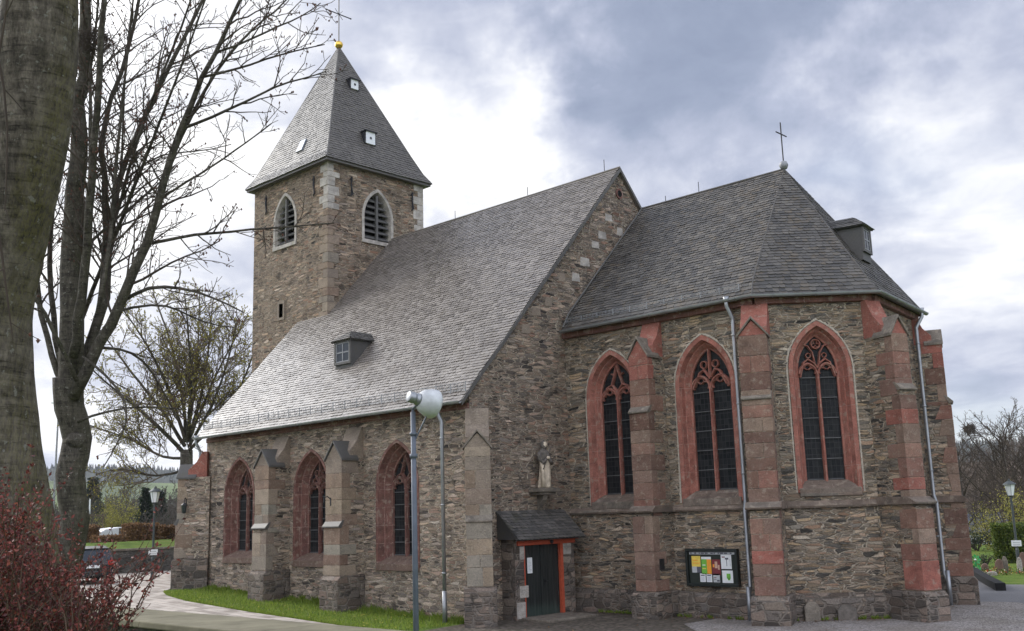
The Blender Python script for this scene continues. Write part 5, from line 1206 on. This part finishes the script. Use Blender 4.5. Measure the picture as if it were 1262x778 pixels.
# ================================================================== BACKGROUND, WEST
def embankment():
    A, B = at(60, 690, 49), at(250, 690, 54.5); t = (B-A); t.z = 0; t.normalize(); n = V((t.y, -t.x, 0))
    if n.dot(CAM-A) < 0: n = -n
    A = A-t*14; L = 36
    e = empty('garden_wall', (A.x, A.y, .55), 'grey stone retaining wall holding up the hedged lawn behind the street lamp', 'wall'); o = V((A.x, A.y, .55))
    b = MB(); b.prism([(0, -.4), (L, -.4), (L, 1.22), (0, 1.22)], (0, 0, 0), t, Z, n, -.35, 0); b.build('masonry', M['garden'], e)
    b = MB(); b.prism([(0, 1.222), (L, 1.222), (L, 1.31), (0, 1.31)], (0, 0, 0), t, Z, n, -.40, .05); b.build('coping', M['greyst'], e)
    g = MB(); q = [o+t*0-n*.36, o+t*L-n*.36, o+t*L-n*60, o-n*60]
    g.prism([(0, -1), (L, -1), (L, 1.2), (0, 1.2)], o, t, Z, -n, .36, 3); g.prism([(0, -1), (L, -1), (L, 1.6), (0, 1.6)], o, t, Z, -n, 3, 22)
    g.add([o+t*0-n*.36+Z*1.22, o+t*L-n*.36+Z*1.22, o+t*L-n*3.0+Z*1.62, o-n*3.0+Z*1.62], [(0, 1, 2, 3)])
    tag(g.build('lawn', M['turf']), kind='structure')
    return o, t, n
EO, ET, EN = embankment()
def leafcloud(b, samp, n, l, R_, m=0):
    for i in range(n):
        p = samp(); d = rv(R_).normalized(); leaf(b, p, d, rv(R_).normalized(), l*R_.uniform(.6, 1.3), l*.38, R_.random())
M['beechhedge'] = mat_leaf('dry_hedge_leaf', [(0, (.09, .05, .025)), (.5, (.19, .105, .05)), (1, (.30, .18, .085))])
M['greenleaf'] = mat_leaf('green_hedge_leaf', [(0, (.035, .055, .012)), (.5, (.09, .13, .02)), (1, (.19, .22, .035))])
litter_hook = 0
M['yellowleaf'] = mat_leaf('spring_leaf', [(0, (.10, .10, .02)), (.5, (.22, .20, .04)), (1, (.36, .32, .06))])
M['darkleaf'] = mat_leaf('conifer_leaf', [(0, (.010, .018, .010)), (.6, (.022, .036, .018)), (1, (.045, .06, .028))])
def hedge(a, c, w_, z0, h, mat, label, n, l, seed, cat='hedge', inner=None):
    R_ = random.Random(seed); a, c = V(a), V(c); t = c-a; t.z = 0; L = t.length; t.normalize(); nn = Z.cross(t); b = MB()
    e = empty('hedge', (a.x, a.y, z0), label, cat)
    def samp():
        k = R_.random(); u = R_.uniform(0, L); hh = h*(1+.06*mnoise.noise(V((u*.9, seed, 0))))
        if k < .35: v, z = R_.uniform(-.5, .5)*w_, hh+R_.gauss(0, .04)
        else: v, z = (.5 if R_.random() < .7 else -.5)*w_+R_.gauss(0, .06), hh*R_.random()
        if R_.random() < .12: u = L if R_.random() < .5 else 0; v = R_.uniform(-.5, .5)*w_
        if v > 0 and nn.dot(CAM-a) < 0: v = -v
        return t*u+nn*v+Z*z
    leafcloud(b, samp, n, l, R_); b.build('leaves', mat, e, uv=False)
    k = MB(); k.prism([(.08, 0), (L-.08, 0), (L-.08, h-.1), (.08, h-.1)], (0, 0, 0), t, Z, nn, -w_/2+.09, w_/2-.09); k.build('twigs', inner or M['twig'], e)
z2 = .55+1.58
def onwall(px, back):   # a point on the lawn, by bearing, a given distance behind the wall
    d = ray(px, 660); d.z = 0; s = ((EO-CAM).dot(EN)-back)/d.dot(EN); p = CAM+d*s; return V((p.x, p.y, z2))
hedge(onwall(150, 6), onwall(188, 6), 1.3, z2, .85, M['beechhedge'], 'clipped brown beech hedge left of the lamp on the lawn', 6000, .12, 1)
hedge(onwall(192, 7.5), onwall(240, 7.5), 1.2, z2, .72, M['beechhedge'], 'lower brown hedge between the lamp and the nave end', 5000, .12, 2)
hedge(onwall(40, 7), onwall(116, 7), 1.2, z2, .85, M['beechhedge'], 'brown hedge showing between the tree trunks and the pale cover', 6000, .12, 3)
hedge(onwall(112, 4.5), onwall(150, 4.5), .9, z2, .30, M['beechhedge'], 'very low brown hedge in front of the pale cover', 3500, .10, 4)
b = MB(); p = onwall(127, 9); t_ = ET; b.prism([(-.9, 0), (-.9, .35), (-.2, .7), (.75, .8), (.85, .5), (.85, 0)], p, t_, Z, EN, -.8, .8); tag(b.build('garden_cover', M['white'], bevel=.05), 'pale white cover with a sloping top among the garden hedges', 'cover')
def rails():
    p = onwall(92, 11); e = empty('rail_fence', p, 'thin pale wooden rail on posts above the brown hedge', 'fence'); b = MB()
    q = onwall(126, 11)-p; b.tube([Z*1.55, q+Z*1.5], .04, 5); b.build('rail', M['twig2'], e)
    for k in (0, .5, 1): b = MB(); b.tube([q*k, q*k+Z*1.6], .04, 5); b.build('post', M['twig2'], e)
    p = onwall(109, 13); b = MB(); b.tube([p, p+Z*2.6], .05, 6); tag(b.build('pole', M['white']), 'plain white upright pole behind the brown hedge', 'pole')
rails()
def car(p, az, label):
    r = empty('parked_car', p, label, 'car', rz=az); hw = .86
    st = [(-2.05, .32, .78, .80), (-1.98, .26, .98, .84), (-1.3, .22, .98, .86), (-.2, .22, 1.0, .86), (.9, .22, .96, .86), (1.6, .24, .88, .83), (2.02, .30, .66, .74), (2.1, .34, .55, .66)]
    b = MB(); k = 8; vs = []
    for x, z0, z1, w_ in st: vs += [(x, -w_+.06, z0), (x, -w_, z0+.14), (x, -w_, (z0+z1)/2), (x, -w_+.05, z1), (x, w_-.05, z1), (x, w_, (z0+z1)/2), (x, w_, z0+.14), (x, w_-.06, z0)]
    n = len(st); b.add(vs, [(i*k+j, (i+1)*k+j, (i+1)*k+(j+1) % k, i*k+(j+1) % k) for i in range(n-1) for j in range(k)]+[tuple(range(k)), tuple((n-1)*k+j for j in range(k))[::-1]]); b.build('body', M['carpaint'], r, bevel=.03, uv=False)
    b = MB(); cab = [(-1.92, .97, .78, .78), (-1.62, 1.42, .62, .66), (-.9, 1.50, .60, .66), (.0, 1.48, .60, .66), (.95, .97, .76, .78)]
    top = [(-1.60, 1.40), (-.9, 1.49), (.05, 1.46)]
    vs = []
    for x, z in ((-1.96, .97), (-1.62, 1.40), (-.9, 1.475), (.05, 1.45), (1.0, .955)):
        w_ = .80 if z < 1.1 else .64; vs += [(x, -w_, z), (x, w_, z)]
    b.add(vs, [(0, 2, 3, 1), (2, 4, 5, 3), (4, 6, 7, 5), (6, 8, 9, 7), (0, 8, 6, 4, 2), (1, 3, 5, 7, 9)]); b.build('windows', M['carglass'], r, bevel=.01, uv=False)
    b = MB(); b.add([(-1.66, -.65, 1.405), (-1.66, .65, 1.405), (-.9, .66, 1.50), (-.9, -.66, 1.50), (.08, .65, 1.475), (.08, -.65, 1.475)]+[(-1.66, -.65, 1.44), (-1.66, .65, 1.44), (-.9, .66, 1.53), (-.9, -.66, 1.53), (.08, .65, 1.50), (.08, -.65, 1.50)], [(0, 1, 2, 3), (3, 2, 4, 5), (6, 9, 8, 7), (9, 11, 10, 8), (0, 6, 7, 1), (4, 10, 11, 5), (0, 3, 9, 6), (3, 5, 11, 9), (1, 7, 8, 2), (2, 8, 10, 4)])
    for s in (-1, 1):
        for x0, z0, x1, z1 in ((-1.94, .97, -1.62, 1.42), (-.55, .98, -.58, 1.47), (.98, .96, .05, 1.47)): b.tube([(x0, s*.80, z0), (x1, s*.655, z1)], .035, 5)
    b.build('roof', M['carpaint'], r, uv=False)
    for x in (-1.28, 1.32):
        for s in (-1, 1):
            w_ = MB(); R90 = Matrix.Rotation(math.pi/2, 3, 'X'); prof = [(.20, -.09), (.29, -.10), (.32, -.06), (.32, .06), (.29, .10), (.20, .09)]; q = MB(); q.lathe(prof, (0, 0, 0), 20)
            w_.add([R90 @ V(v)+V((x, s*.78, .32)) for v in q.v], q.f); tw = w_.build('wheel', M['tyre'], r, uv=False)
            q = MB(); q.lathe([(.001, -.05), (.20, -.085), (.20, .085), (.001, .05)], (0, 0, 0), 12); w_ = MB(); w_.add([R90 @ V(v)+V((x, s*.79, .32)) for v in q.v], q.f); w_.build('rim', M['zinc'], tw, uv=False)
    for s in (-1, 1):
        b = MB(); b.box((-2.02, s*.70, .86), (.10, .24, .20)); b.build('tail_light', M['redglass'], r, bevel=.02, uv=False)
        b = MB(); b.box((2.05, s*.58, .62), (.10, .28, .14)); b.build('headlight', M['lampglass'], r, bevel=.02, uv=False)
        b = MB(); b.box((.55, s*.93, 1.0), (.12, .16, .11)); b.build('wing_mirror', M['carpaint'], r, bevel=.02, uv=False)
    b = MB(); b.box((-2.08, 0, .44), (.16, 1.6, .22)); b.build('bumper', M['carpaint'], r, bevel=.04, uv=False)
    b = MB(); b.box((-2.085, 0, .72), (.02, .52, .115)); b.build('number_plate', M['paper'], r, uv=False)
M['carpaint'] = plain('black_car_paint', (.012, .013, .016), .2, .5, 0, .1, 3.); M['carglass'] = plain('tinted_car_glass', (.02, .024, .028), .08, .6, 0, .1, 3.)
M['tyre'] = plain('tyre_rubber', (.018, .018, .018), .85, .2, 0, .2, 9.); M['redglass'] = plain('red_lens', (.42, .015, .012), .25, .5, 0, .1, 9.)
pc = at(103, 705, 44); pc.z = hz(pc.x, pc.y); car(pc, math.atan2(-CR.y*.55+CF.y*.9, -CR.x*.55+CF.x*.9), 'dark hatchback parked by the garden wall with its red tail light in view')
def far_light():
    p = at(62, 700, 62); p.z = .9; h = at(62, 492, 62); e = empty('street_light', p, 'slim grey street light glimpsed between the two big trunks', 'street light'); b = MB()
    H = h.z-.9; b.tube([(0, 0, 0), (0, 0, H-.3), CR*-.06+Z*(H-.06), CR*-.35+Z*H], [.08, .05, .045, .04], 8); b.build('mast', M['zincd'], e)
    b = MB(); b.box(CR*-.25+Z*(H+.02), (.6, .22, .13)); b.build('lamp_head', M['white'], e, bevel=.03)
far_light()
# far hills: sheets that rise with distance, seen over the valley
def mat_field():
    m, nt, b = newmat('far_meadow'); v = OBJ(nt); n = noise(nt, v, .006, 4, .5).outputs[0]; n2 = noise(nt, v, .05, 4).outputs[0]
    c = ramp(nt, n, [(.38, (.06, .085, .03)), (.46, (.11, .155, .045)), (.56, (.15, .19, .065)), (.62, (.09, .09, .045))]); c = mixc(nt, mth(nt, 'MULTIPLY', n2, .4), c, (.09, .10, .045)); finish(nt, b, c, .95, .1); return m
M['field'] = mat_field(); M['forest'] = plain('far_forest_floor', (.03, .036, .024), .95, .1, 0, .45, .02)
M['brownwood'] = plain('leafless_wood_floor', (.075, .055, .038), .95, .1, 0, .4, .12)
def hill(name, mat, a0, a1, d0, d1, zf, na=60, nr=10):
    """bearing range in degrees left (+) / right (-) of the view axis, distances, height function(f across, g along)"""
    b = MB(); fl = V((CF.x, CF.y, 0)).normalized(); vs = []
    for i in range(na+1):
        an = a0+(a1-a0)*i/na; d = fl.copy(); d.rotate(Matrix.Rotation(RAD(an), 3, 'Z'))
        for j in range(nr+1): g = j/nr; p = CAM+d*(d0+(d1-d0)*g); vs.append((p.x, p.y, zf(an, g)))
    k = nr+1; b.add(vs, [(i*k+j, i*k+j+1, (i+1)*k+j+1, (i+1)*k+j) for i in range(na) for j in range(nr)]); return tag(b.build(name, mat, smooth=True), kind='structure')
sm_ = lambda g: g*g*(3-2*g)
nz = lambda a, s, k=0: mnoise.noise(V((a*s, k, 0)))
hill('meadow_hill', M['field'], 60, -18, 420, 1150, lambda a, g: -26+72*sm_(g)+8*nz(a, .1, 1))
RIDGE = lambda a: 77+11*nz(a, .07, 2)+4*nz(a, .3, 3)+.30*max(0, a-15)
hill('forest_ridge', M['forest'], 60, -30, 1100, 1700, lambda a, g: 24+(RIDGE(a)-24)*sm_(min(1, g*1.25)))
def spikes(name, label, pts, mat, R_, w_=.22, n=6):
    b = MB()
    for p, h in pts:
        for k in range(3):
            z0 = h*(.08+.27*k); z1 = h*(.50+.25*k); rr = h*w_*(1-.27*k); a0 = R_.random()*6.28; o = [V((p.x+rr*(.8+.4*R_.random())*math.cos(a0+6.283*j/n), p.y+rr*(.8+.4*R_.random())*math.sin(a0+6.283*j/n), p.z+z0)) for j in range(n)]
            b.add(o+[V((p.x, p.y, p.z+z1))], [(j, (j+1) % n, n) for j in range(n)], R_.random())
    return tag(b.build(name, mat, uv=False), label, 'forest', kind='stuff')
def dirp(an, d):
    fl = V((CF.x, CF.y, 0)).normalized(); fl.rotate(Matrix.Rotation(RAD(an), 3, 'Z')); return CAM+fl*d
R_ = random.Random(21); pts = []
for i in range(7000):
    an = R_.uniform(58, -28); g = R_.random()**.7; p = dirp(an, 1100+600*min(1, g*.85)); p.z = 24+(RIDGE(an)-24)*sm_(min(1, g*.85*1.25))-2; pts.append((p, R_.uniform(5, 10)))
M['farconifer'] = mat_leaf('far_conifer', [(0, (.012, .020, .014)), (.6, (.024, .034, .020)), (1, (.045, .045, .03))])
spikes('ridge_forest', 'dark conifer forest covering the far ridge on the left', pts, M['farconifer'], R_, .2, 5)
# leafless trees of the middle distance: three prototypes
def proto(seed, H, spread, mats, lod=1., fine=.014):
    t = Tree(seed, fine, 0, (4, 3, 3, 3), lod); R_ = t.R; P = [V((0, 0, -.3))]
    for i in range(8): P.append(P[-1]+V((R_.gauss(0, .03)*H*.12, R_.gauss(0, .03)*H*.12, H*.10)))
    t.t.tube(P, [H*.016*(1-.1*i) for i in range(9)], 6)
    n = int(15*lod)+6
    for i in range(n):
        f = .22+.76*i/n; x = f*8; j = min(int(x), 7); p = P[j].lerp(P[j+1], x-j); a = i*2.4+R_.uniform(-.4, .4); el = R_.uniform(.45, 1.0)+f*.5
        d = V((math.cos(a), math.sin(a), el)); t.grow(p, d, H*spread*(1.1-.55*f)*R_.uniform(.8, 1.2), H*.008*(1.15-f*.6), 2, .35)
    return t
def put(t, name, p, label, mats, group=None, s=1., rz=0):
    e = empty(name, p, label, 'tree', group, rz); e.scale = (s, s, s)
    for mb, nm, m in ((t.t, 'trunk', mats[0]), (t.c, 'crown', mats[1])): mb.build(nm, m, e, uv=False)
    return e
M['haze_twig'] = plain('greyish_twig', (.085, .072, .058), .9, .1, 0, .25, .8)
pA, pB, pC = proto(1, 14, .42, None, 1.), proto(2, 13, .34, None, .9), proto(5, 12, .48, None, 1.1)
def mass(name, label, spots, protos, mat, seed):
    """far-off wood read as one mass: many small leafless trees in one object"""
    R_ = random.Random(seed); b = MB()
    src = []
    for t in protos: src.append((np.array(t.c.v+t.t.v), t.c.f+[tuple(i+len(t.c.v) for i in f) for f in t.t.f]))
    for p, s in spots:
        co, fs = R_.choice(src); a = R_.uniform(0, 6.28); c, s_ = math.cos(a), math.sin(a)
        q = np.stack([(co[:, 0]*c-co[:, 1]*s_)*s+p.x, (co[:, 0]*s_+co[:, 1]*c)*s+p.y, co[:, 2]*s*R_.uniform(.85, 1.15)+p.z], 1)
        b.add(q.tolist(), fs, R_.random())
    return tag(b.build(name, mat, uv=False), label, 'wood', kind='stuff')
sA, sB = proto(11, 12, .40, None, .42, .03), proto(12, 11, .36, None, .42, .03); vA, vB = proto(13, 12, .42, None, .75, .055), proto(14, 11, .46, None, .75, .055)
R_ = random.Random(33); sp = []
for i in range(300):
    an = R_.uniform(28, 5); d = R_.uniform(110, 330); p = dirp(an, d); p.z = hz(p.x, p.y)-1; sp.append((p, max(.3, (2.6+.021*d-p.z)/12.5*R_.uniform(.85, 1.25))))
mass('valley_wood', 'grey brown leafless wood in the valley beyond the hedges', sp, (vA, vB), M['haze_twig'], 4)
def conifer(p, H, label, seed, w_=.24):
    R_ = random.Random(seed); e = empty('conifer', p, label, 'tree'); b = MB()
    for i in range(2600):
        f = R_.random()**.8; rr = H*w_*(1-f)*math.sqrt(R_.random())*(1+.25*math.sin(f*40)); a = R_.uniform(0, 6.28); q_ = V((rr*math.cos(a), rr*math.sin(a), H*(.06+.94*f)-rr*.25))
        d = V((math.cos(a), math.sin(a), -.25+R_.gauss(0, .3))).normalized(); leaf(b, q_, d, rv(R_).normalized(), H*.06*R_.uniform(.6, 1.2), H*.014, R_.random())
    b.build('foliage', M['darkleaf'], e, uv=False); b = MB(); b.tube([(0, 0, -.5), (0, 0, H*.95)], [H*.016, .02], 6); b.build('trunk', M['bark'], e)
for px, d, H, lab in ((178, 118, 9.0, 'dark broad conifer directly left of the lamp lantern'), (196, 140, 10, 'dark conifer just right of the lamp lantern'), (112, 150, 13, 'tall greyish conifer rising against the far meadow')):
    p = at(px, 660, d); p.z = hz(p.x, p.y)-1.5; conifer(p, H, lab, px)
def willow(px, d, H, label, seed, mat, n=3800, w_=.30):
    p = at(px, 660, d); p.z = hz(p.x, p.y)-.5; R_ = random.Random(seed); e = empty('budding_tree', p, label, 'tree'); b = MB(); cl = [(rv(R_)*.5, R_.uniform(.12, .3)) for _ in range(16)]
    for i in range(n):
        c, s = R_.choice(cl); q_ = V((c.x*w_*H+R_.gauss(0, s)*H*.35, c.y*w_*H+R_.gauss(0, s)*H*.35, H*(.58+.24*c.z)+R_.gauss(0, s)*H*.45)); leaf(b, q_, (rv(R_)*.5+Z*.6).normalized(), rv(R_).normalized(), H*.03, H*.006, R_.random())
    b.build('foliage', mat, e, uv=False); b = MB()
    for k in range(9): a = k*2.4; b.tube([(0, 0, -.5), (.1*math.cos(a), .1*math.sin(a), H*.2), (H*.2*math.cos(a), H*.2*math.sin(a), H*.75)], [H*.014, H*.010, .02], 5)
    b.build('trunk', M['bark'], e)
willow(140, 105, 6.5, 'pale yellow green budding tree above the brown hedge', 5, M['yellowleaf'])
for px, d, s, lab, t, rz in ((112, 90, .55, 'small leafless tree right of the second big trunk', pB, 1.), (160, 130, .7, 'leafless brown tree between the budding tree and the dark conifer', pA, 2.)):
    p = at(px, 660, d); p.z = hz(p.x, p.y)-.5; put(t, 'leafless_tree', p, lab, (M['bark'], M['haze_twig']), None, s, rz)
# ================================================================== BACKGROUND, EAST SIDE (right)
BRH = lambda a, g: -4.5+17.5*sm_(min(1, g*1.1))+1.2*nz(a, .5, 7)
hill('wooded_hill', M['brownwood'], 4, -60, 120, 330, BRH, 50, 12)
R_ = random.Random(41); sp = []
for i in range(250):
    an = R_.uniform(-14, -34); g = R_.random(); p = dirp(an, 120+210*g*.95); p.z = BRH(an, g*.95)-.4; sp.append((p, R_.uniform(.45, .85)))
mass('hillside_wood', 'brown leafless wood covering the hillside on the right', sp, (sA, sB), M['twig2'], 8)
for px, d, s, lab, t, rz in ((1246, 92, 1.02, 'largest bare tree on the right with a broad twiggy crown above the lamp', pC, .4), (1190, 110, .92, 'slender bare tree beside the apse with a round nest in its top', pA, 1.2), (1212, 118, .86, 'slim bare tree between the nest tree and the largest crown', pB, 2.1), (1176, 122, .9, 'bare tree half hidden by the right edge of the apse', pB, .2), (1275, 100, .9, 'bare tree cut by the right edge of the picture', pA, 3.)):
    p = at(px, 650, d); p.z = hz(p.x, p.y)-.3; s *= 1.12; e = empty('tall_bare_tree', p, lab, 'tree', None, rz); e.scale = (s, s, s)
    for mb, nm, m in ((t.t, 'trunk', M['bark']), (t.c, 'crown', M['twig'])): mb.build(nm, m, e, uv=False)
c = at(1195, 529, 110); b = MB()
for i in range(200): d = rv(R_).normalized(); q_ = c+V((d.x*.5, d.y*.5, d.z*.42)); e_ = rv(R_).normalized()*.4; b.tube([q_-e_, q_+e_], .02, 3, False)
tag(b.build('bird_nest', M['twig']), 'round dark bird nest high in the slender bare tree', 'nest')
def house():
    p = at(1200, 676, 118); p.z = -3.3; e = empty('timbered_house', p, 'half timbered house with a blue grey slate roof below the wooded hill', 'house'); t = CR.copy(); t.z = 0; t.normalize(); n = V((t.y, -t.x, 0))
    t = (t*.9+n*.43).normalized(); n = V((t.y, -t.x, 0)); W = 7.5
    b = MB(); b.prism([(-W/2, 0), (W/2, 0), (W/2, 2.62), (-W/2, 2.62)], (0, 0, 0), t, Z, n, -5, 0); b.build('wall', M['white'], e)
    b = MB(); b.prism([(.5, 2.7), (-2.5, 4.9), (-5.5, 2.7), (-5.4, 2.55), (-2.5, 4.7), (.4, 2.55)], (0, 0, 0), n, Z, t, -W/2-.4, W/2+.4); b.build('roof', M['houseroof'], e)
    for u in (-3.1, -2.0, -.9, .2, 1.3, 2.4, 3.1): b = MB(); b.prism([(u-.09, 0), (u+.09, 0), (u+.09, 2.6), (u-.09, 2.6)], (0, 0, 0), t, Z, n, -.02, .03); b.build('beam', M['iron'], e)
    for z in (1.15, 2.42): b = MB(); b.prism([(-W/2, z), (W/2, z), (W/2, z+.16), (-W/2, z+.16)], (0, 0, 0), t, Z, n, -.02, .026); b.build('beam', M['iron'], e)
    for u in (-2.55, .75, 1.85): b = MB(); b.prism([(u-.38, 1.5), (u+.38, 1.5), (u+.38, 2.3), (u-.38, 2.3)], (0, 0, 0), t, Z, n, -.02, .015); b.build('window', M['carglass'], e)
    b = MB(); b.prism([(.3, 0), (2.3, 0), (2.3, 1.2), (.3, 1.2)], (0, 0, 0), t, Z, n, -.02, .02); b.build('dark_doorway', M['iron'], e)
M['houseroof'] = plain('blue_grey_slate', (.085, .088, .105), .6, .4, 0, .15, 6.)
house()
def kerb():
    pts = [V((2.6, 28.2, 0)), V((4.2, 24.9, 0)), V((5.6, 21.9, 0)), V((7.0, 19.0, 0)), V((8.55, 15.9, 0))]; b = MB(); vs = []
    for i, p in enumerate(pts):
        t = (pts[min(i+1, 4)]-pts[max(i-1, 0)]).normalized(); n = Z.cross(t); vs += [p-n*.16-Z*.1, p-n*.16+Z*.26, p+n*.16+Z*.26, p+n*.16-Z*.1]
    b.add(vs, [(i*4+j, i*4+(j+1) % 4, (i+1)*4+(j+1) % 4, (i+1)*4+j) for i in range(4) for j in range(4)]+[(3, 2, 1, 0), (16, 17, 18, 19)])
    tag(b.build('grave_kerb', M['kerb'], bevel=.02), 'long black stone kerb along the edge of the cemetery path', 'kerb')
M['kerb'] = plain('black_kerb', (.018, .018, .018), .85, .15, 0, .3, 6.)
kerb()
def onflat(px, d, z=0.): p = at(px, 700, d); p.z = z; return p
hedge(onflat(1228, 50), onflat(1300, 49), 1.8, 0, 1.75, M['greenleaf'], 'thick yellow green hedge behind the lamp on the right', 12000, .10, 6)
def bushy(px, d, r, h, mat, label, n, seed, l=.10):
    p = onflat(px, d); R_ = random.Random(seed); e = empty('shrub', p, label, 'shrub'); b = MB(); cl = [rv(R_)*.42 for _ in range(14)]
    for i in range(n):
        c = R_.choice(cl); q_ = V((c.x*r+R_.gauss(0, .22)*r, c.y*r+R_.gauss(0, .22)*r, h*.5+c.z*h*.5+R_.gauss(0, .12)*h))
        if q_.z > .05: leaf(b, q_, rv(R_).normalized(), rv(R_).normalized(), l*R_.uniform(.6, 1.3), l*.33, R_.random())
    b.build('leaves', mat, e, uv=False); b = MB()
    for k in range(14): a = k*2.4; b.tube([(0, 0, 0), (r*.3*math.cos(a), r*.3*math.sin(a), h*.5), (r*.7*math.cos(a), r*.7*math.sin(a), h*(.7+.3*R_.random()))], [.03, .02, .006], 4)
    b.build('stems', M['twig'], e)
bushy(1252, 60, 2.0, 4.2, M['yellowleaf'], 'tall loose yellow flowering shrub behind the green hedge', 2600, 3, .11)
bushy(1222, 66, 1.2, 2.6, M['yellowleaf'], 'smaller yellowish shrub between the house and the hedge', 900, 4, .10)
bushy(1206, 60, 1.4, 1.3, M['darkleaf'], 'low dark bush in front of the timbered house', 1500, 5, .10)
bushy(1216, 47, .5, .55, M['darkleaf'], 'small dark round bush among the graves', 700, 6, .05)
b = MB()
M['graveR'] = plain('red_brown_gravestone', (.16, .10, .075), .7, .3, 0, .3, 6.)
for i, (px, d, w_, h_, mt, lab) in enumerate(((1214, 43.5, .30, .36, 'graveR', 'reddish brown gravestone beside the small round bush'), (1232, 43, .34, .55, 'graveR', 'rough brown gravestone left of the lamp post'), (1239, 43, .24, .66, 'greyst', 'slim grey gravestone close left of the lamp post'), (1257, 42.6, .22, .62, 'lime', 'pale upright gravestone right of the lamp post'), (1262, 43, .32, .8, 'graveR', 'brown gravestone at the right picture edge'), (1222, 41.5, .4, .16, 'lime', 'low white stone in the grass by the kerb end'))):
    p = onflat(px, d); n = CAM-p; n.z = 0; n.normalize(); t = Z.cross(n); R_ = random.Random(i); b = MB()
    pr_ = [(-w_/2, -.1), (w_/2, -.1), (w_/2*(.8+.2*R_.random()), h_*.7)]+[(w_*.42*math.cos(RAD(a)), h_*.72+h_*.28*math.sin(RAD(a))) for a in (20, 60, 90, 125, 165)]+[(-w_/2, h_*.65)]
    b.prism(pr_, p, t, Z, n, -.09, .09); tag(b.build('gravestone', M[mt], bevel=.03), lab, 'gravestone')
def whirligig():
    p = onflat(1203, 42.5); e = empty('garden_windmill', p, 'bright green garden windmill with two tiers of blades on the grave lawn', 'garden ornament'); b = MB(); b.tube([(0, 0, 0), (0, 0, .75)], .018, 6); b.build('stake', M['lampglass'], e)
    n = CAM-p; n.z = 0; n.normalize(); t = Z.cross(n)
    for z, r in ((.58, .22), (.22, .20)):
        b = MB()
        for k in range(8):
            a = k*math.pi/4; d = t*math.cos(a)+Z*math.sin(a); s = t*-math.sin(a)+Z*math.cos(a); c = Z*z+n*.06
            b.add([c+d*.04, c+d*r*.7-s*.06+n*.03, c+d*r, c+d*r*.8+s*.06-n*.04, c+d*.06-n*.015], [(0, 1, 2, 3, 4)])
        b.tube([Z*z, Z*z+n*.1], .05, 8); b.build('blades', M['toygreen'], e)
        b = MB(); b.lathe([(.001, -.04), (.06, 0), (.001, .04)], Z*z+n*.11, 8); b.build('hub', M['white'], e)
M['toygreen'] = plain('toy_green', (.03, .30, .08), .5, .4, 0, .15, 5.)
whirligig()

litter()

def grave_plants():
    R_ = random.Random(66)
    for nm, lab, mat, n in (('grave_plants', 'low mixed green planting on the graves by the lamp', M['greenleaf'], 1500), ('grave_flowers', 'small red and yellow flowers on the graves by the lamp', M['flower'], 260)):
        b = MB()
        for i in range(n):
            k = R_.choice((1211, 1218, 1226, 1233, 1238, 1244, 1256, 1262, 1268)); p = onflat(k+R_.gauss(0, 1.6), R_.uniform(41.3, 45)); p.z = abs(R_.gauss(.04, .07)); leaf(b, p, rv(R_).normalized(), rv(R_).normalized(), R_.uniform(.05, .10), .025, R_.random())
        tag(b.build(nm, mat, uv=False), lab, 'plants', kind='stuff')
M['flower'] = mat_leaf('flower_petals', [(0, (.35, .03, .05)), (.4, (.5, .05, .04)), (.6, (.6, .42, .05)), (1, (.6, .55, .5))])
grave_plants()
